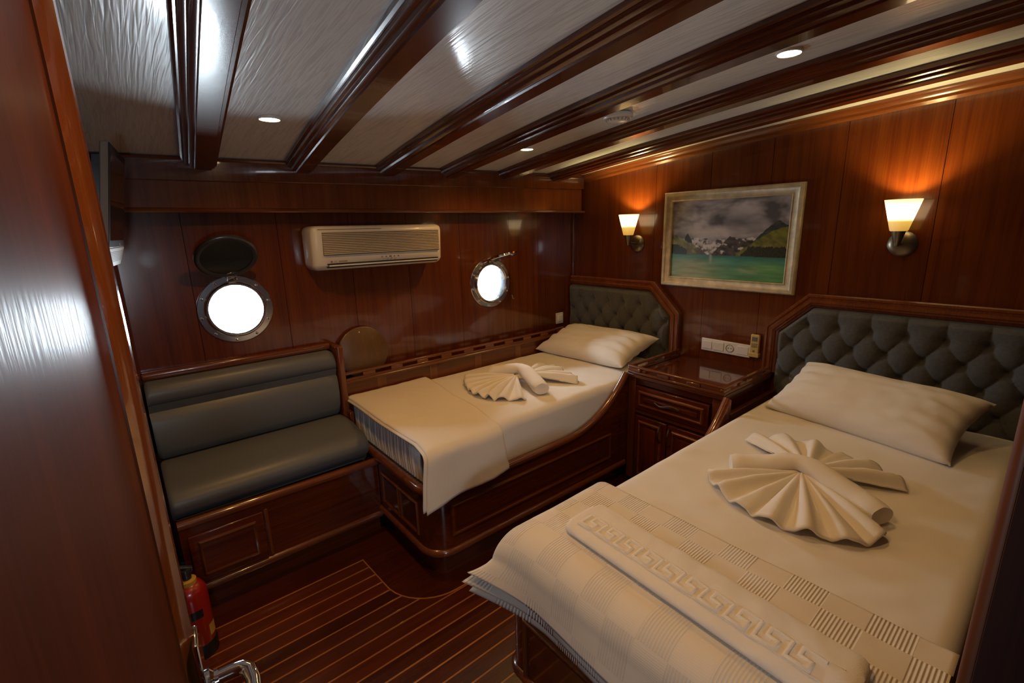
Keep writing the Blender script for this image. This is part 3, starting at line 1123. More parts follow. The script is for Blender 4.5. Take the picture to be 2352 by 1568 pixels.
bm = B(); tbox(bm, 0.04, TW - 0.04, -0.044, -0.019, 1.54, 1.66); link('rear_housing', bm, BLACK, t, bevel=0.004)
bm = B(); tbox(bm, 0.13, 0.20, -0.100, -0.042, 1.57, 1.64); link('wall_bracket', bm, BLACK, t, bevel=0.002)

# switch, sockets, remote ------------------------------------------------------
t = thing('light_switch', (2.445, YB, 0.75), 'small cream square light switch on the hull wall beside the left headboard', 'switch')
bx('plate', (2.409, YB - 0.009, 0.752), (2.481, YB, 0.832), CREAM, t, 0.003)
bx('rocker', (2.424, YB - 0.013, 0.768), (2.466, YB - 0.006, 0.816), WHITEP, t, 0.002)

t = thing('socket_strip', (XR, 1.235, 0.714), 'white horizontal strip of switches and a socket above the nightstand', 'socket')
bx('plate', (XR - 0.012, 1.093, 0.714), (XR, 1.377, 0.787), WHITEP, t, 0.004)
bx('rocker', (XR - 0.016, 1.312, 0.727), (XR - 0.010, 1.366, 0.774), WHITEP, t, 0.002)
bm = B()
add(bm, [(XR - 0.011, 1.242, 0.727), (XR - 0.011, 1.304, 0.727), (XR - 0.011, 1.304, 0.774), (XR - 0.011, 1.242, 0.774),
         (XR - 0.0145, 1.242, 0.727), (XR - 0.018, 1.304, 0.727), (XR - 0.018, 1.304, 0.774), (XR - 0.0145, 1.242, 0.774)],
    [(0, 1, 2, 3), (7, 6, 5, 4), (0, 4, 5, 1), (1, 5, 6, 2), (2, 6, 7, 3), (3, 7, 4, 0)])
link('rocker', bm, WHITEP, t, bevel=0.002)
bm = B()
lathe(bm, [(0.019, 0.0), (0.0215, 0.003), (0.022, 0.0), (0.0175, -0.0005), (0.0165, -0.010), (0, -0.010)], (XR - 0.012, 1.207, 0.7505), (-1, 0, 0), 28, caps=False)
link('socket_well', bm, plain('socket_shadow', (0.22, 0.19, 0.15), 0.5, bump=0.02), t)
for s_ in (-1, 1):
    bm = B()
    lathe(bm, [(0, 0.0008), (0.0028, 0.0008), (0.0028, 0)], (XR - 0.0125, 1.207 + 0.008 * s_, 0.7505), (-1, 0, 0), 10, caps=False)
    link('pin_hole', bm, RECESS, t)
bx('blank_cover', (XR - 0.015, 1.104, 0.727), (XR - 0.010, 1.166, 0.774), WHITEP, t, 0.002)

t = thing('remote_control', (XR, 1.070, 0.73), 'yellowed air conditioner remote in a wall holder at the right end of the socket strip', 'remote')
bx('body', (XR - 0.026, 1.046, 0.735), (XR - 0.006, 1.092, 0.853), YELLOWP, t, 0.005, 3)
bx('display', (XR - 0.0275, 1.056, 0.816), (XR - 0.024, 1.084, 0.840), LCD, t, 0.001)
for r in range(3):
    for c in range(3):
        bx('button', (XR - 0.0278, 1.055 + c * 0.0105, 0.790 + r * 0.008 - 0.006), (XR - 0.024, 1.0625 + c * 0.0105, 0.7945 + r * 0.008 - 0.006), LCD, t, 0)
bx('button', (XR - 0.0278, 1.066, 0.757), (XR - 0.024, 1.076, 0.767), LCD, t, 0.001)
bx('wall_holder', (XR - 0.028, 1.043, 0.728), (XR, 1.095, 0.752), YELLOWP, t, 0.003)

# ================================================================== BERTHS
RIM = [(-0.017, -0.010), (-0.019, 0.0), (-0.017, 0.010), (-0.010, 0.017), (0.0, 0.020), (0.010, 0.017), (0.017, 0.010), (0.019, 0.0), (0.017, -0.010), (0.010, -0.014), (-0.010, -0.014)]
FOOTM = [(-0.004, -0.014), (0.010, -0.014), (0.014, -0.006), (0.013, 0.004), (0.006, 0.012), (-0.004, 0.014)]


def moulding_frame(bm, P, n):
    """rectangular raised frame: P four corners in order, n outward normal"""
    sweep(bm, P, [(0.0, -0.002), (0.0, 0.006), (0.004, 0.009), (0.009, 0.009), (0.013, 0.004), (0.013, -0.002)], n, closed=True)


def berth(xf, ys, sgn, yend, label, foot_frames, side_frames, cr=0.10, xh=2.04, zrim=0.405):
    """xf: foot plane, ys: side plane (towards the gangway), sgn: direction into the berth (+1/-1 in y)"""
    t = thing('berth', ((xf + 2.58) / 2, (ys + yend) / 2, 0.0), label, 'bed frame', 'built-in mahogany berths')
    cx, cy = xf + cr, ys + sgn * cr
    pl = [(xf, yend)] + [(cx - cr * math.cos(R_(a)), cy - sgn * cr * math.sin(R_(a))) for a in [i * 9 for i in range(11)]]
    xs = [xf + cr + (xh - xf - cr) * i / 40 for i in range(1, 41)]
    pl += [(x, ys) for x in xs]

    def zt(x):
        return zrim + 0.008 + 0.245 * max(0.0, (x - xh + 0.55) / 0.55) ** 2.7
    # side and foot panelling
    bm = B()
    n = len(pl)
    rows = []
    for i, (x, y) in enumerate(pl):
        a = Vector(pl[max(0, i - 1)])
        b = Vector(pl[min(n - 1, i + 1)])
        tg = (b - a).normalized()
        nin = Vector((-tg.y, tg.x)) * sgn
        z = zt(x) - 0.005
        rows.append([bm.verts.new(q) for q in ((x, y, 0.125), (x, y, z), (x + nin.x * 0.022, y + nin.y * 0.022, z), (x + nin.x * 0.022, y + nin.y * 0.022, 0.125))])
    for a, b in zip(rows, rows[1:]):
        for j in range(4):
            bm.faces.new([a[j], a[(j + 1) % 4], b[(j + 1) % 4], b[j]])
    bm.faces.new(rows[0])
    bm.faces.new(rows[-1])
    link('side_panel', bm, W_X, t, smooth=30)
    bm = B()
    sweep(bm, [(x, y + 0.004 * sgn, zt(x)) for x, y in pl], RIM, (0, 0, 1))
    link('rim', bm, R_X, t, smooth=50)
    bm = B()
    sweep(bm, [(x, y, 0.135) for x, y in pl], [(a * (1 if sgn > 0 else -1), b) for a, b in FOOTM], (0, 0, 1))
    link('base_moulding', bm, R_X, t, smooth=50)
    # recessed plinth
    bm = B()
    ins = 0.045
    pl2 = [(max(x, xf + ins) if i < 1 else x + ins * (1 if x < xf + cr else 0) * math.cos(min(1, (x - xf) / cr) * PI / 2), y + sgn * ins * (1 if i > 10 else math.sin(min(1, (x - xf) / cr) * PI / 2))) for i, (x, y) in enumerate(pl)]
    add(bm, [(x, y, 0.0) for x, y in pl2] + [(x, y, 0.13) for x, y in pl2], [(i, i + 1, len(pl2) + i + 1, len(pl2) + i) for i in range(len(pl2) - 1)])
    link('plinth', bm, W_X, t)
    bm = B()
    ya, yb = sorted((ys + sgn * 0.001, ys + sgn * 0.022))
    box(bm, (xh - 0.006, ya, 0.125), (2.556, yb, 0.655 if sgn > 0 else 0.590))
    link('side_return', bm, W_X, t, bevel=0.002)
    # deck under the mattress
    bm = B()
    box(bm, (xf + 0.03, min(ys + sgn * 0.024, yend), 0.34), (2.55, max(ys + sgn * 0.024, yend), 0.40))
    link('mattress_deck', bm, W_X, t, smooth=0)
    for (y0, y1, z0, z1) in foot_frames:
        bm = B()
        moulding_frame(bm, [(xf, y1, z0), (xf, y0, z0), (xf, y0, z1), (xf, y1, z1)], (-1, 0, 0))
        link('panel_moulding', bm, R_Z, t)
        bm = B()
        box(bm, (xf - 0.0012, y0 + 0.014, z0 + 0.014), (xf + 0.004, y1 - 0.014, z1 - 0.014))
        link('inset_panel', bm, W_Y, t, smooth=0)
    for (x0, x1, z0, z1) in side_frames:
        bm = B()
        c = [(x0, ys, z0), (x1, ys, z0), (x1, ys, z1), (x0, ys, z1)]
        moulding_frame(bm, c if sgn > 0 else c[::-1], (0, -sgn, 0))
        link('panel_moulding', bm, R_X, t)
        bm = B()
        box(bm, (x0 + 0.014, ys - sgn * 0.0012 - 0.001, z0 + 0.014), (x1 - 0.014, ys - sgn * 0.0012 + 0.001, z1 - 0.014))
        link('inset_panel', bm, W_X, t, smooth=0)
    return t


bl = berth(0.80, 1.50, 1, 2.32, 'mahogany berth under the porthole with rounded foot corner and curved side rim',
           [(1.63, 1.77, 0.20, 0.33), (1.80, 1.95, 0.20, 0.33)], [(0.90, 1.90, 0.215, 0.335)])
# back board and slotted fiddle rail along the hull wall
bx('back_board', (0.80, 2.338, 0.40), (2.57, 2.356, 0.700), W_X, bl, 0.002)
for xa in (0.98, 1.30, 1.62, 1.95, 2.28):
    bx('board_joint', (xa, 2.3365, 0.42), (xa + 0.05, 2.340, 0.685), R_Z, bl, 0)
bx('shelf', (0.80, 2.356, 0.66), (2.57, YB, 0.676), W_X, bl, 0.001)


def fiddle(bm, p0, d, length, z0, z1, th, nrm, pitch, slot, first):
    """rail with long rounded slots: lower bar, upper bar and blocks between the slots"""
    d = Vector(d)
    nrm = Vector(nrm)
    p0 = Vector(p0)
    def bar(s0, s1, za, zb):
        a = p0 + d * s0
        b = p0 + d * s1
        c = nrm * th
        add(bm, [(a.x, a.y, za), (b.x, b.y, za), (b.x + c.x, b.y + c.y, za), (a.x + c.x, a.y + c.y, za), (a.x, a.y, zb), (b.x, b.y, zb), (b.x + c.x, b.y + c.y, zb), (a.x + c.x, a.y + c.y, zb)],
            [(0, 3, 2, 1), (4, 5, 6, 7), (0, 1, 5, 4), (1, 2, 6, 5), (2, 3, 7, 6), (3, 0, 4, 7)])
    h = z1 - z0
    bar(0, length, z0, z0 + h * 0.32)
    bar(0, length, z1 - h * 0.28, z1)
    s = 0.0
    e = first
    while True:
        bar(s, min(e, length), z0 + h * 0.30, z1 - h * 0.27)
        s = e + slot
        e = s + pitch - slot
        if s >= length:
            break


bm = B()
fiddle(bm, (0.80, 2.330, 0), (1, 0, 0), 1.77, 0.694, 0.742, 0.020, (0, 1, 0), 0.160, 0.090, 0.012)
link('fiddle_rail', bm, R_X, bl, bevel=0.003)
bm = B()
sweep(bm, [(0.80, 2.330, 0.694), (2.57, 2.330, 0.694)], [(-0.02, -0.008), (0.006, -0.008), (0.008, 0.0), (0.004, 0.004), (-0.02, 0.004)], (0, 0, 1))
link('rail_bead', bm, R_X, bl)
bm = B()
rbox(bm, (0.768, 2.290, 0.39), (0.800, YB, 0.895), 0.008, 3)
link('end_post', bm, R_Z, bl)
bx('end_post', (0.783, 2.25, 0.40), (0.803, 2.338, 0.56), R_Z, bl, 0.004)

br = berth(0.735, 0.945, -1, 0.034, 'mahogany berth nearest the camera, mostly under white bedding',
           [(0.50, 0.86, 0.09, 0.335), (0.08, 0.44, 0.09, 0.335)], [(0.80, 1.90, 0.215, 0.335)], cr=0.05)

# head boards ------------------------------------------------------------------
HPROF = [(0.0, 0.0), (0.0, 0.030), (0.005, 0.037), (0.014, 0.038), (0.018, 0.033), (0.026, 0.033), (0.029, 0.040), (0.040, 0.042), (0.046, 0.036), (0.052, 0.036), (0.055, 0.028), (0.066, 0.022), (0.070, 0.0)]


def headboard(sg, yk, yt, yend, ztop, zk, label, yo):
    """outer frame: foot (yk, 0.56) - knee (yk, zk) - shoulder (yt, ztop) - far end (yend, ztop). sg=+1: the board extends towards +y"""
    t = thing('headboard', (2.575, (yk + yend) / 2, 0.56), label, 'headboard', 'buttoned headboards on the right wall')
    pth = [(2.598, yk, 0.668), (2.598, yk, zk), (2.598, yt, ztop), (2.598, yend, ztop)]
    k = sgnfix(sg, pth)
    bm = B()
    sweep(bm, pth, [(k * a, b) for a, b in HPROF], (-1, 0, 0))
    link('frame', bm, R_Z, t, smooth=30)
    # buttoned pad
    w = 0.068
    ypad0 = yk + sg * w
    ytp = yt + sg * w * 0.42
    zkp = zk - w * 0.42
    ztp = ztop - w
    z0p = 0.55
    DY, DZ = 0.1280, 0.0930
    zrow = 0.943

    def edge_y(z):
        if z <= zkp:
            return ypad0
        return lerp(ypad0, ytp, (z - zkp) / (ztp - zkp))
    NU, NV = (210, 112)

    def f(u, v):
        z = lerp(z0p, ztp, v)
        y = lerp(edge_y(z), yend, u)
        p = (y - yo) / DY
        q = (zrow - z) / (2 * DZ)
        a, b = p + q, p - q
        if z <= zrow:
            su, sv = abs(math.sin(PI * a)), abs(math.sin(PI * b))
            body = (su * sv) ** 0.42
            da, db = a - round(a), b - round(b)
            dist = math.hypot((da + db) * 0.5 * DY, (da - db) * DZ)
        else:
            pp = p - round(p)
            body = abs(math.sin(PI * p)) ** 0.45
            dist = math.hypot(pp * DY, z - zrow)
            k = min(1, (z - zrow) / 0.05)
            body = lerp(abs(math.sin(PI * p)) ** 0.84, body, k)
        h = 0.044 * (0.42 * body + 0.58 * (1 - math.exp(-(dist / 0.020) ** 1.6)))
        ed = min((ztp - z) * 1.0, abs(y - edge_y(z)), (z - z0p))
        if u > 0.5:
            ed = min(ztp - z, z - z0p, abs(yend - y) + 0.012)
        h *= max(0.0, min(1.0, ed / 0.022)) ** 0.5
        return (2.580 - h, y, z)
    bm = B()
    grid(bm, NU, NV, f)
    link('buttoned_pad', bm, TUFT, t, smooth=60)
    # buttons
    first = None
    for r in range(5):
        z = zrow - r * DZ
        if z < 0.60:
            continue
        for c in range(-12, 13):
            y = yo + (c + (0.5 if r % 2 else 0.0)) * DY
            if sg > 0 and not (edge_y(z) + 0.02 < y < yend - 0.015):
                continue
            if sg < 0 and not (yend + 0.015 < y < edge_y(z) - 0.02):
                continue
            if first is None:
                bm = B()
                lathe(bm, [(0, 0.0055), (0.004, 0.005), (0.0075, 0.003), (0.0085, 0.0)], (2.5800, y, z), (-1, 0, 0), 12, caps=False)
                first = link('button', bm, TUFT, t)
                fy, fz = y, z
            else:
                o = first.copy()
                COL.objects.link(o)
                o.parent = t
                o.location = first.location + Vector((0, y - fy, z - fz))
    return t


def sgnfix(sg, pth):
    tst = (Vector(pth[1]) - Vector(pth[0])).normalized().cross(Vector((-1, 0, 0)))
    return 1 if tst.y * sg > 0 else -1


headboard(1, 1.520, 1.705, 2.405, 1.097, 0.915, 'smaller grey buttoned headboard in mahogany frame, in the corner by the hull wall', 1.543)
headboard(-1, 1.020, 0.835, 0.012, 1.097, 0.915, 'larger grey buttoned headboard in mahogany frame behind the right bed', 0.953)

# nightstand -----------------------------------------------------------------
t = thing('nightstand', (2.32, 1.235, 0.0), 'varnished mahogany nightstand with railed top between the two beds', 'nightstand')
nx, na, nb = 2.060, 0.975, 1.500
bx('cabinet', (nx + 0.02, na, 0.04), (2.597, nb, 0.640), W_Z, t, 0.002)
bx('top', (nx - 0.010, na - 0.012, 0.640), (2.597, nb, 0.662), wood('nightstand_top', 'Y', (0.075, 0.016, 0.0042), (0.165, 0.044, 0.0105), rough=0.15, coat=1.0), t, 0.004)
bm = B()
fiddle(bm, (nx - 0.012, nb, 0), (0, -1, 0), nb - na + 0.012, 0.662, 0.706, 0.020, (1, 0, 0), 0.168, 0.100, 0.080)
link('front_rail', bm, R_Y, t, bevel=0.004)
for yy, s_ in ((nb, -1), (na - 0.010, 1)):
    bm = B()
    fiddle(bm, (nx + 0.006, yy, 0), (1, 0, 0), 0.48, 0.662, 0.706, 0.018, (0, s_, 0), 0.165, 0.095, 0.05)
    link('side_rail', bm, R_X, t, bevel=0.004)
# face frame
bx('face_post', (nx, nb - 0.045, 0.04), (nx + 0.022, nb, 0.640), R_Z, t, 0.003)
bx('face_post', (nx, na, 0.04), (nx + 0.022, na + 0.045, 0.640), R_Z, t, 0.003)
bx('face_rail', (nx + 0.004, na + 0.045, 0.605), (nx + 0.022, nb - 0.045, 0.640), W_Y, t, 0.002)
bx('face_rail', (nx + 0.004, na + 0.045, 0.440), (nx + 0.022, nb - 0.045, 0.462), R_Y, t, 0.003)
bx('plinth', (nx + 0.03, na + 0.01, 0.0), (2.59, nb - 0.01, 0.04), W_Y, t, 0)


def raised_panel(name, y0, y1, z0, z1, x, par, mat):
    bm = B()
    box(bm, (x, y0, z0), (x + 0.02, y1, z1))
    o = link(name, bm, mat, par, bevel=0.004, seg=3)
    bm = B()
    m = min(0.040, (z1 - z0) * 0.28)
    sweep(bm, [(x, y1 - m, z0 + m), (x, y0 + m, z0 + m), (x, y0 + m, z1 - m), (x, y1 - m, z1 - m)],
          [(0.0, -0.002), (0.0, 0.005), (0.004, 0.008), (0.010, 0.007), (0.014, 0.002), (0.016, -0.002)], (-1, 0, 0), closed=True)
    link('field_moulding', bm, R_Y, o)
    bm = B()
    rbox(bm, (x - 0.005, y0 + m + 0.018, z0 + m + 0.016), (x + 0.004, y1 - m - 0.018, z1 - m - 0.016), 0.004, 2)
    link('raised_field', bm, mat, o)
    return o


def bow_handle(par, p0, p1, out):
    p0, p1, out = Vector(p0), Vector(p1), Vector(out)
    bm = B()
    pts = []
    for i in range(11):
        u = i / 10
        pts.append(p0.lerp(p1, u) + out * (0.012 + 0.012 * math.sin(PI * u)) + Vector((0, 0, -0.008 * math.sin(2 * PI * u))) * (1 if abs(p0.y - p1.y) > 0.05 else 0))
    sweep(bm, pts, [(-0.0045, -0.002), (0.0045, -0.002), (0.0045, 0.002), (-0.0045, 0.002)], out)
    for p in (p0, p1):
        lathe(bm, [(0.005, 0), (0.005, 0.015)], p, out, 8)
    return link('handle', bm, STEEL, par, bevel=0.001)


d_ = raised_panel('drawer', 1.030, 1.447, 0.468, 0.600, nx - 0.012, t, W_Y)
bow_handle(d_, (nx - 0.016, 1.316, 0.538), (nx - 0.016, 1.176, 0.538), (-1, 0, 0))
for y0, y1, yh in ((1.252, 1.447, 1.283), (1.030, 1.245, 1.229)):
    o = raised_panel('cabinet_door', y0, y1, 0.06, 0.432, nx - 0.008, t, W_Z)
    bow_handle(o, (nx - 0.010, yh, 0.425 - 0.01), (nx - 0.010, yh, 0.325), (-1, 0, 0))

# bench ---------------------------------------------------------------------
t = thing('bench', (0.37, 2.2, 0.0), 'grey vinyl bench seat with mahogany base below the porthole by the open door', 'bench')
bx0, bx1, by = 0.012, 0.768, 2.000
bx('base', (bx0, by, 0.10), (bx1 + 0.03, YB - 0.005, 0.385), W_X, t, 0.002)
bx('plinth', (bx0, by + 0.035, 0.0), (bx1 + 0.03, YB - 0.01, 0.10), W_X, t, 0)
bm = B()
sweep(bm, [(bx0, by + 0.004, 0.392), (bx1 + 0.03, by + 0.004, 0.382)], RIM, (0, 0, 1))
link('front_rim', bm, R_X, t)
bm = B()
sweep(bm, [(bx0, by, 0.110), (bx1 + 0.03, by, 0.110)], FOOTM, (0, 0, 1))
link('base_moulding', bm, R_X, t)
o = bx('locker_door', (0.035, by - 0.012, 0.135), (0.292, by + 0.004, 0.340), W_X, t, 0.004)
bm = B()
sweep(bm, [(0.252, by - 0.012, 0.172), (0.075, by - 0.012, 0.172), (0.075, by - 0.012, 0.300), (0.252, by - 0.012, 0.300)][::-1],
      [(0.0, -0.002), (0.0, 0.006), (0.005, 0.008), (0.010, 0.005), (0.012, -0.002)], (0, -1, 0), closed=True)
link('field_moulding', bm, R_X, o)
bx('door_stile', (0.300, by - 0.008, 0.13), (0.312, by + 0.002, 0.345), R_Z, t, 0.002)
# seat cushion: rounded front
def seat_prof():
    pts = []
    yb, yf, zb, zt_ = 2.335, 2.005, 0.398, 0.530
    pts += [(yb, zb), (yb, zt_ + 0.006)]
    for i in range(1, 6):
        pts.append((lerp(yb, yf + 0.10, i / 5), zt_ + 0.006 + 0.010 * math.sin(PI * i / 5) - 0.004 * i / 5))
    for i in range(1, 13):
        a = R_(90 + i * 14)
        pts.append((yf + 0.085 + 0.100 * math.cos(a) - (0.0), 0.470 + 0.064 * math.sin(a)))
    pts.append((yf + 0.03, zb))
    return pts


def extrude_x(bm, prof, x0, x1, r=0.02, n=6, crown=0.004, nx_=12):
    """cushion: profile in (y, z) extruded along x with rounded ends"""
    cy = sum(p[0] for p in prof) / len(prof)
    cz = sum(p[1] for p in prof) / len(prof)
    st = [(x0 + r * (1 - math.cos(PI / 2 * i / n)), 1 - (r * (1 - math.sin(PI / 2 * i / n))) / 0.10) for i in range(n + 1)]
    full = st + [(lerp(x0 + r, x1 - r, i / nx_), 1.0) for i in range(1, nx_)] + [(x0 + x1 - a, k) for a, k in st[::-1]]
    rings = []
    for x, k in full:
        rings.append([bm.verts.new((x, cy + (y - cy) * lerp(1, k, 0.6), cz + (z - cz) * k)) for y, z in prof])
    m = len(prof)
    for a, b in zip(rings, rings[1:]):
        for j in range(m):
            bm.faces.new([a[j], a[(j + 1) % m], b[(j + 1) % m], b[j]])
    bm.faces.new(rings[0])
    bm.faces.new(rings[-1])


bm = B()
extrude_x(bm, seat_prof(), bx0 - 0.008, bx1)
link('seat_cushion', bm, VINYL, t, smooth=60)
# back cushion: upper roll and flatter lower part, crease between
prof = [(2.395, 0.535), (2.395, 0.868)]
for i in range(1, 9):
    a = R_(90 + i * 18)
    prof.append((2.350 + 0.048 * math.cos(a), 0.820 + 0.052 * math.sin(a)))
prof += [(2.306, 0.785), (2.318, 0.757), (2.322, 0.749), (2.310, 0.736), (2.300, 0.700), (2.296, 0.640), (2.300, 0.580), (2.318, 0.545)]
bm = B()
extrude_x(bm, prof, bx0 - 0.008, bx1 - 0.008, r=0.018)
link('back_cushion', bm, VINYL, t, smooth=60)
bm = B()
rbox(bm, (bx0 - 0.01, 2.375, 0.870), (0.766, YB, 0.902), 0.009, 3)
link('top_rail', bm, R_X, t)
bx('back_board', (bx0 - 0.01, 2.397, 0.385), (bx1, YB - 0.001, 0.875), W_X, t, 0)

# round wooden disc on the ledge
bm = B()
c = Vector((0.937, 2.382, 0.822))
lathe(bm, [(0, -0.008), (0.130, -0.008), (0.136, -0.004), (0.136, 0.004), (0.130, 0.008), (0, 0.008)], c, (0.0, -0.985, 0.10), 48, caps=False)
disc = tag(link('wooden_disc', bm, W_DISC), 'round tan wooden disc leaning on the hull wall between bench and left bed', 'disc')

# fire extinguisher
ex, ey = 0.008, 1.795
t = thing('fire_extinguisher', (ex, ey, 0.0), 'small red fire extinguisher on the floor behind the open door', 'fire extinguisher')
bm = B()
lathe(bm, [(0.0, 0.012), (0.046, 0.012), (0.050, 0.020), (0.050, 0.235), (0.047, 0.258), (0.036, 0.278), (0.022, 0.287), (0.0, 0.288)], (ex, ey, 0), (0, 0, 1), 32, caps=False)
cyl = link('cylinder', bm, RED, t)
bm = B()
lathe(bm, [(0.0, 0.0), (0.052, 0.0), (0.053, 0.010), (0.053, 0.050), (0.051, 0.055), (0.0, 0.055)], (ex, ey, 0), (0, 0, 1), 32, caps=False)
link('foot_ring', bm, BLACK, t)
bm = B()
lathe(bm, [(0.024, 0.278), (0.026, 0.284), (0.026, 0.298), (0.018, 0.302), (0.0, 0.302)], (ex, ey, 0), (0, 0, 1), 24, caps=False)
link('collar', bm, YEL, t)
bm = B()
lathe(bm, [(0.014, 0.300), (0.014, 0.322), (0.018, 0.324), (0.018, 0.340), (0.0, 0.342)], (ex, ey, 0), (0, 0, 1), 18, caps=False)
link('valve', bm, DARKMETAL, t)
bm = B()
sweep(bm, [(ex + 0.02, ey, 0.338), (ex - 0.01, ey, 0.352), (ex - 0.05, ey, 0.360), (ex - 0.075, ey, 0.362)], [(-0.007, -0.003), (0.007, -0.003), (0.007, 0.003), (-0.007, 0.003)], (0, 0, 1))
link('lever', bm, DARKMETAL, t, bevel=0.001)
bm = B()
sweep(bm, [(ex + 0.02, ey, 0.330), (ex - 0.02, ey, 0.326), (ex - 0.06, ey, 0.318)], [(-0.006, -0.002), (0.006, -0.002), (0.006, 0.002), (-0.006, 0.002)], (0, 0, 1))
link('carry_handle', bm, DARKMETAL, t, bevel=0.001)
bm = B()
tube(bm, [(ex - 0.014, ey + 0.01, 0.332), (ex - 0.040, ey + 0.014, 0.325), (ex - 0.058, ey + 0.014, 0.295), (ex - 0.062, ey + 0.012, 0.24), (ex - 0.061, ey + 0.010, 0.15), (ex - 0.060, ey + 0.008, 0.09)], 0.0065, 10, (0, 1, 0))
link('hose', bm, BLACK, t)


def cyl_label(name, a0, a1, z0, z1, mat, r=0.0506):
    bm = B()
    grid(bm, 14, 1, lambda u, v: (ex + r * math.cos(R_(lerp(a0, a1, u))), ey + r * math.sin(R_(lerp(a0, a1, u))), lerp(z0, z1, v)))
    link(name, bm, mat, cyl)


cyl_label('black_label', -125, -62, 0.166, 0.198, BLACK)
cyl_label('yellow_label', -50, -12, 0.075, 0.120, YEL)

# ================================================================== BEDDING
def mattress(x0, x1, y0, y1, z0, z1, label):
    bm = B()
    nx_, ny_ = 150, 76
    r = 0.045
    # top sheet surface with softly rolled edges and a little sag
    def f(u, v):
        x, y = lerp(x0, x1, u), lerp(y0, y1, v)
        ed = min(x - x0, x1 - x, y - y0, y1 - y)
        k = max(0.0, 1 - ed / r)
        z = z1 - r * (1 - math.sqrt(max(0, 1 - k * k))) * 0.9
        z += 0.0035 * fbm(x * 5, y * 5, 3) * min(1, ed / 0.1) + 0.0016 * noise.noise((x * 9 + y * 14, x * 2, 1)) * min(1, ed / 0.08)
        wr_ = max(0.0, noise.noise((x * 11 + y * 7, x * 2.2 - y * 2.2, 7.0)) - 0.05)
        z += 0.0075 * wr_ * min(1, ed / 0.05) * math.exp(-ed / 0.13)
        return (x, y, z)
    vs = grid(bm, nx_, ny_, f)
    ring = [vs[i][0] for i in range(nx_ + 1)] + [vs[nx_][j] for j in range(1, ny_ + 1)] + [vs[i][ny_] for i in range(nx_ - 1, -1, -1)] + [vs[0][j] for j in range(ny_ - 1, 0, -1)]
    low = [bm.verts.new((v.co.x, v.co.y, z0)) for v in ring]
    n = len(ring)
    for i in range(n):
        bm.faces.new([ring[i], ring[(i + 1) % n], low[(i + 1) % n], low[i]])
    bm.faces.new(low)
    return tag(link('mattress', bm, SHEET, None, smooth=70), label, 'mattress', 'mattresses in white fitted sheets')


ML = mattress(0.835, 2.545, 1.527, 2.333, 0.401, 0.607, 'mattress with white fitted sheet in the berth under the porthole')
# gathered sheet end at the foot of the left bed
bm = B()
def f(u, v):
    y = lerp(1.60, 2.30, u)
    return (0.831 - 0.004 * abs(math.sin(u * 95 + 1.2 * v)) - 0.006 * math.sin(PI * v) * (0.5 + 0.5 * math.sin(u * 61)), y + 0.012 * v, lerp(0.425, 0.575, v))
grid(bm, 220, 6, f)
o = link('gathered_sheet_end', bm, SHEET, ML, smooth=80)
MR = mattress(0.765, 2.545, 0.026, 0.893, 0.401, 0.606, 'mattress with white fitted sheet in the berth nearest the camera')


def pillow(c, a, b, th, label, seed, skew=0.0):
    c, a, b = Vector(c), Vector(a), Vector(b)
    n = a.cross(b).normalized()
    if n.z < 0:
        n = -n
    bm = B()
    NU, NV = 44, 32

    def surf(s):
        def f(u, v):
            uu, vv = 2 * u - 1, 2 * v - 1
            uu = math.copysign(abs(uu) ** 0.8, uu)
            vv = math.copysign(abs(vv) ** 0.8, vv)
            ex = 1 - 0.075 * (1 - vv * vv)
            ey = 1 - 0.075 * (1 - uu * uu)
            h = th * max(0, (1 - abs(uu) ** 4.0) * (1 - abs(vv) ** 2.6)) ** 0.46
            cr = abs(uu) ** 3 * (1 - vv * vv)
            h += 0.016 * math.sin(vv * 15 + 2.5 * fbm(uu * 2, vv * 2, seed)) * cr * (1 - abs(uu) ** 8) * 1.2
            h += 0.010 * abs(noise.noise((uu * 3 + vv * 2, vv * 5 - uu * 4, seed + 3))) * (1 - abs(vv) ** 6) * (1 - abs(uu) ** 6)
            h += 0.005 * fbm(uu * 2.2, vv * 2.2, seed) * (1 - abs(uu) ** 4) * (1 - abs(vv) ** 4)
            if s < 0:
                h *= 0.8
            return c + a * (uu * ex) + b * (vv * ey) + n * (s * h)
        return f
    grid(bm, NU, NV, surf(1))
    grid(bm, NU, NV, surf(-1))
    bmesh.ops.remove_doubles(bm, verts=bm.verts[:], dist=0.0006)
    return tag(link('pillow', bm, PILLOW, None, smooth=70), label, 'pillow', 'white pillows at the bed heads')


pillow((2.325, 1.975, 0.690), (0.015, -0.355, 0.004), (0.178, -0.005, 0.058), 0.078, 'white pillow against the smaller headboard under the porthole', 3.0)
pillow((2.275, 0.480, 0.697), (-0.060, -0.330, 0.000), (0.150, -0.030, 0.080), 0.082, 'plump white pillow against the larger headboard, on the right bed', 8.0)


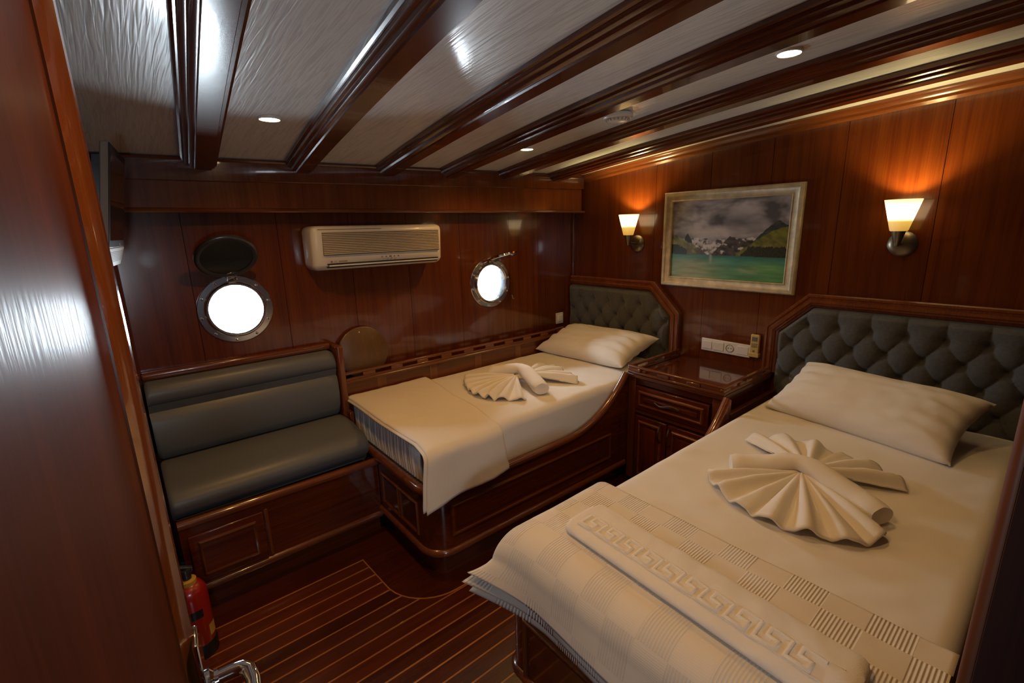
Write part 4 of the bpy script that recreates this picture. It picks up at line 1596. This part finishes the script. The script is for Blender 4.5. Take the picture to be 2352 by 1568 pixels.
# left blanket: folded in a strip over the foot of the bed, hanging over the side
def strip_l(dz, dx0, dl, amp):
    def f(u, v):
        L1, ra = 0.812, 0.036
        L2 = ra * PI / 2
        Lh = 0.150 + dl + 0.03 * (1 - u)
        s = v * (L1 + L2 + Lh)
        zt = 0.6135 + dz
        if s < L1:
            y, z = 2.322 - s, zt
            h = 0
        elif s < L1 + L2:
            a = (s - L1) / ra
            y, z = 2.322 - L1 - (ra + dz) * math.sin(a), zt - ra - dz + (ra + dz) * math.cos(a)
            h = 0.2 * a
        else:
            h = (s - L1 - L2) / Lh
            y, z = 2.322 - L1 - ra - dz - 0.012 * h * (1 + 0.6 * (1 - u)), zt - ra - dz - (s - L1 - L2)
            h = 0.3 + 0.7 * h
        w = s / (L1 + L2 + Lh)
        x0 = 0.800 - dx0 - 0.050 * max(0, w - 0.70) / 0.30 + 0.004 * math.sin(s * 11)
        x1 = sinterp([(0, 1.262), (0.45, 1.215), (0.85, 1.150), (1.0, 1.168)], w)
        x = lerp(x0, x1, u)
        n = amp * fbm(x * 7, s * 7, 2)
        z += n if h == 0 else 0
        y -= 0.010 * h * math.sin(u * 9 + 1.0) + n * (1 if h else 0)
        if u < 0.1:
            z -= (1 - u / 0.1) ** 2 * 0.006
        return (x, y, z)
    return f


bm = B()
grid(bm, 40, 90, strip_l(0.010, 0.0, 0.0, 0.004))
blk = link('blanket', bm, FLEECE, None, smooth=70)
solidify(blk, 0.007)
tag(blk, 'plain cream blanket folded over the foot of the left bed', 'blanket', 'blankets folded at the bed feet')
bm = B()
grid(bm, 40, 90, strip_l(0.0015, 0.010, -0.008, 0.0015))
o = link('folded_layer', bm, FLEECE, blk, smooth=70)
solidify(o, 0.006)


# right blanket: chequered weave, three folded layers over the foot end
def strip_r(dz, top, hang, ear, amp):
    L1, ra = top, 0.050
    L2 = ra * PI / 2
    LT = L1 + L2 + hang
    def f(u, v):
        s = u * LT
        y = lerp(0.030, 0.905, v)
        xe = 1.093 - L1
        zt = 0.6095 + dz
        if s < L1:
            x, z, h = 1.093 - s, zt, 0.0
        elif s < L1 + L2:
            a = (s - L1) / ra
            x, z, h = xe - (ra + dz) * math.sin(a), zt - (ra + dz) * (1 - math.cos(a)), 0.25 * a / (PI / 2)
        else:
            k = (s - L1 - L2) / hang
            x, z = xe - ra - dz - 0.010 * k, zt - ra - dz - (s - L1 - L2)
            h = 0.25 + 0.75 * k
        n = amp * fbm(x * 6, y * 6, 4)
        if h == 0:
            z += n
        x -= 0.012 * h * (0.5 + 0.5 * math.sin(y * 13 + 1.5)) + 0.4 * n * (h > 0)
        w = max(0.0, (v - 0.80) / 0.20)
        x -= ear * h * w ** 1.6 * 0.75
        y += ear * h * w ** 1.4 * 0.75
        z += 0.030 * h * h * w
        # edge on the gangway side rolls down a little
        e = max(0.0, (v - 0.95) / 0.05)
        z -= 0.016 * e * e * (1 - h)
        return (x, y, z)
    return f, (lambda u, v: (u * LT + 0.013, lerp(0.0, 0.89, v) + 0.02))


f, uvf = strip_r(0.030, 0.332, 0.074, 0.072, 0.003)
bm = B()
grid(bm, 70, 90, f, uvf)
blk = link('blanket', bm, CHECK, None, smooth=70)
solidify(blk, 0.011)
tag(blk, 'cream blanket with ribbed checks folded over the foot of the right bed', 'blanket', 'blankets folded at the bed feet')
for dz, hang, ear in ((0.0165, 0.114, 0.100), (0.003, 0.152, 0.092)):
    f, uvf = strip_r(dz, 0.332, hang, ear, 0.003)
    bm = B()
    grid(bm, 60, 70, f, uvf)
    o = link('folded_layer', bm, CHECK, blk, smooth=70)
    solidify(o, 0.009)

# folded bath towel with woven key border on the right blanket
t = thing('bath_towel', (0.872, 0.455, 0.6385), 'long folded white towel with woven key border lying across the right blanket', 'towel')
zb = 0.6385
TWL = 0.660
def tw(u):                    # u along the towel, from the gangway side
    return 0.785 - u * TWL
def tx(u):
    return lerp(0.884, 0.852, u)
def tsec(u, a):
    """closed section; a in 0..1"""
    hw, hh = 0.080, 0.0165
    e = min(u, 1 - u) * TWL
    k = min(1.0, e / 0.022)
    k = 0.72 + 0.28 * math.sqrt(max(0, 1 - (1 - k) ** 2))
    an = 2 * PI * a
    c, s_ = math.cos(an), math.sin(an)
    px = math.copysign(abs(c) ** 0.72, c) * hw * k
    pz = math.copysign(abs(s_) ** 0.85, s_) * hh * k
    return Vector((tx(u) + px, tw(u), zb + hh + 0.001 + pz + (0.0030 * fbm(u * 13, px * 26, 7) if s_ > 0.2 else 0)))
bm = B()
vs = grid(bm, 40, 100, lambda a, u: tsec(u, a), wrap_u=True)
bm.faces.new([r[0] for r in vs])
bm.faces.new([r[-1] for r in vs][::-1])
link('towel_body', bm, TERRY, t, smooth=60)
# key pattern: raised band of square spirals
def ktop(u, dx):
    return Vector((tx(u) - 0.020 + dx, tw(u), zb + 0.0340 + 0.0030 * fbm(u * 13, (dx - 0.020) * 26, 7)))
KP = [(0.0, 4.0), (0.0, 0.0), (3.6, 0.0), (3.6, 2.0), (1.7, 2.0), (1.7, 4.0), (5.25, 4.0)]
g = 0.0108
pitch = 5.3 * g / TWL
sec = [(-0.0046, -0.0015), (-0.0036, 0.0022), (0.0, 0.0034), (0.0036, 0.0022), (0.0046, -0.0015)]
for kk in range(12):
    u0 = 0.055 + kk * pitch
    if u0 + pitch * 0.9 > 0.97:
        break
    pts = [ktop(u0 + (a * g) / TWL , (b - 2.0) * g) for a, b in KP]
    bm = B()
    sweep(bm, pts, sec, (0, 0, 1))
    link('key_motif', bm, TERRY, t, smooth=60)
for dx in (-0.0300, 0.0300):
    bm = B()
    sweep(bm, [ktop(0.045 + 0.915 * i / 40, dx) for i in range(41)], [(-0.0015, -0.002), (-0.001, 0.0012), (0.001, 0.0012), (0.0015, -0.002)], (0, 0, 1))
    link('border_line', bm, TERRY, t, smooth=60)


# towels folded into fans with a rolled band across
def fan(name, par, c, outl, npl, zb, hc, amp, th=0.006, seed=0.0):
    c = Vector((c[0], c[1], 0))
    P = [Vector((x, y, 0)) for x, y in outl]
    acc = [0.0]
    for a, b in zip(P, P[1:]):
        acc.append(acc[-1] + (b - a).length)
    acc = [x / acc[-1] for x in acc]

    def rim(t):
        for i in range(len(P) - 1):
            if t <= acc[i + 1] + 1e-9:
                k = (t - acc[i]) / (acc[i + 1] - acc[i])
                p0 = P[max(0, i - 1)]
                p3 = P[min(len(P) - 1, i + 2)]
                p1, p2 = P[i], P[i + 1]
                return 0.5 * ((2 * p1) + (p2 - p0) * k + (2 * p0 - 5 * p1 + 4 * p2 - p3) * k * k + (3 * p1 - p0 - 3 * p2 + p3) * k ** 3)
        return P[-1]
    bm = B()
    nt, nr = npl * 14, 22

    def f(u, v):
        uw = u + 0.035 * noise.noise((u * 3.1, seed, 5)) * math.sin(PI * u)      # uneven folds
        q = rim(min(1, max(0, u + 0.012 * noise.noise((u * 7, seed, 0)) * v)))
        r = 0.05 + 0.95 * v
        p = c.lerp(q, r * (1 + 0.02 * noise.noise((u * 9, seed, 3)) * v))
        k = math.floor(uw * npl)
        w = 0.5 - 0.5 * math.cos(2 * PI * npl * uw)
        hk = 0.85 + 0.75 * noise.noise((k * 3.7 + 0.3, seed, 2))
        w = w ** (1.0 + 0.9 * abs(noise.noise((k * 1.9, seed, 8)))) * max(0.35, hk)
        w += 0.16 * (0.5 - 0.5 * math.cos(2 * PI * npl * 2.3 * uw + seed)) * v
        fade = 1 - 0.35 * v * v * max(0.0, noise.noise((k * 2.3, seed, 6)))
        pl = amp * w * min(1, 0.25 + 1.3 * v) * fade * (1 if v < 0.95 else 0.82)
        z = zb + 0.005 + hc * (1 - v) ** 1.6 + pl + 0.004 * math.sin(PI * v) + 0.0025 * fbm(p.x * 22, p.y * 22, seed) * v
        return (p.x, p.y, max(z, zb + 0.003))
    grid(bm, nt, nr, f)
    o = link(name, bm, TERRY, par, smooth=70)
    solidify(o, th, 1.0)
    return o


def band(par, pts, rw, rh):
    bm = B()
    P = [Vector(p) for p in pts]
    dense = []
    for i in range(len(P) - 1):
        p0, p1, p2, p3 = P[max(0, i - 1)], P[i], P[i + 1], P[min(len(P) - 1, i + 2)]
        for j in range(8):
            k = j / 8
            dense.append(0.5 * ((2 * p1) + (p2 - p0) * k + (2 * p0 - 5 * p1 + 4 * p2 - p3) * k * k + (3 * p1 - p0 - 3 * p2 + p3) * k ** 3))
    dense.append(P[-1])
    n = len(dense)
    rings = []
    for i, p in enumerate(dense):
        t_ = (dense[min(n - 1, i + 1)] - dense[max(0, i - 1)]).normalized()
        s = t_.cross(Vector((0, 0, 1))).normalized()
        e = min(i, n - 1 - i) / (n - 1)
        k = 0.86 + 0.14 * min(1, e / 0.06) - 0.14 * math.exp(-((i / (n - 1) - 0.5) / 0.10) ** 2)
        ring = []
        for j in range(20):
            a = 2 * PI * j / 20
            wob = 1 + 0.10 * noise.noise((i * 0.35, math.cos(a) * 1.5, math.sin(a) * 1.5))
            ring.append(bm.verts.new(p + s * (math.cos(a) * rw * k * wob) + Vector((0, 0, math.sin(a) * rh * k * wob))))
        rings.append(ring)
    for a, b in zip(rings, rings[1:]):
        for j in range(20):
            bm.faces.new([a[j], a[(j + 1) % 20], b[(j + 1) % 20], b[j]])
    # rolled ends: dished caps
    for rg, p, q in ((rings[0], dense[0], dense[1]), (rings[-1], dense[-1], dense[-2])):
        inner = [bm.verts.new(p + (v.co - p) * 0.72) for v in rg]
        deep = [bm.verts.new(p + (v.co - p) * 0.55 + (q - p) * 0.12) for v in rg]
        for j in range(20):
            bm.faces.new([rg[j], rg[(j + 1) % 20], inner[(j + 1) % 20], inner[j]])
            bm.faces.new([inner[j], inner[(j + 1) % 20], deep[(j + 1) % 20], deep[j]])
        bm.faces.new(deep)
    return link('rolled_band', bm, TERRY, par, smooth=60)


zt = 0.606
t = thing('towel_fan', (1.60, 0.47, zt), 'large white towel folded into two fans with rolled band, on the right bed', 'towel', 'towels folded into fans')
fan('front_fan', t, (1.585, 0.475), [(1.450, 0.705), (1.400, 0.690), (1.345, 0.625), (1.300, 0.540), (1.288, 0.470), (1.292, 0.400), (1.318, 0.330), (1.355, 0.262), (1.420, 0.222), (1.470, 0.225)], 7, zt, 0.036, 0.034, seed=1.0)
fan('rear_fan', t, (1.625, 0.470), [(1.770, 0.735), (1.830, 0.700), (1.880, 0.640), (1.905, 0.575), (1.890, 0.470), (1.875, 0.380), (1.835, 0.300), (1.770, 0.235)], 6, zt, 0.036, 0.034, seed=4.0)
band(t, [(1.505, 0.665, zt + 0.032), (1.555, 0.590, zt + 0.040), (1.607, 0.485, zt + 0.066), (1.572, 0.360, zt + 0.046), (1.512, 0.245, zt + 0.034)], 0.042, 0.031)
t = thing('towel_fan', (1.63, 1.90, zt), 'smaller-looking white towel folded into two fans, on the bed under the porthole', 'towel', 'towels folded into fans')
fan('front_fan', t, (1.600, 1.910), [(1.445, 2.175), (1.395, 2.120), (1.350, 2.050), (1.315, 1.960), (1.303, 1.885), (1.318, 1.800), (1.345, 1.745), (1.395, 1.695), (1.450, 1.660)], 8, zt, 0.036, 0.030, seed=7.0)
fan('rear_fan', t, (1.650, 1.900), [(1.800, 2.120), (1.880, 2.080), (1.935, 2.010), (1.915, 1.900), (1.890, 1.800), (1.865, 1.710), (1.815, 1.650)], 6, zt, 0.036, 0.030, seed=9.0)
band(t, [(1.535, 2.070, zt + 0.042), (1.590, 2.005, zt + 0.056), (1.635, 1.905, zt + 0.074), (1.610, 1.790, zt + 0.052), (1.560, 1.665, zt + 0.036)], 0.044, 0.034)
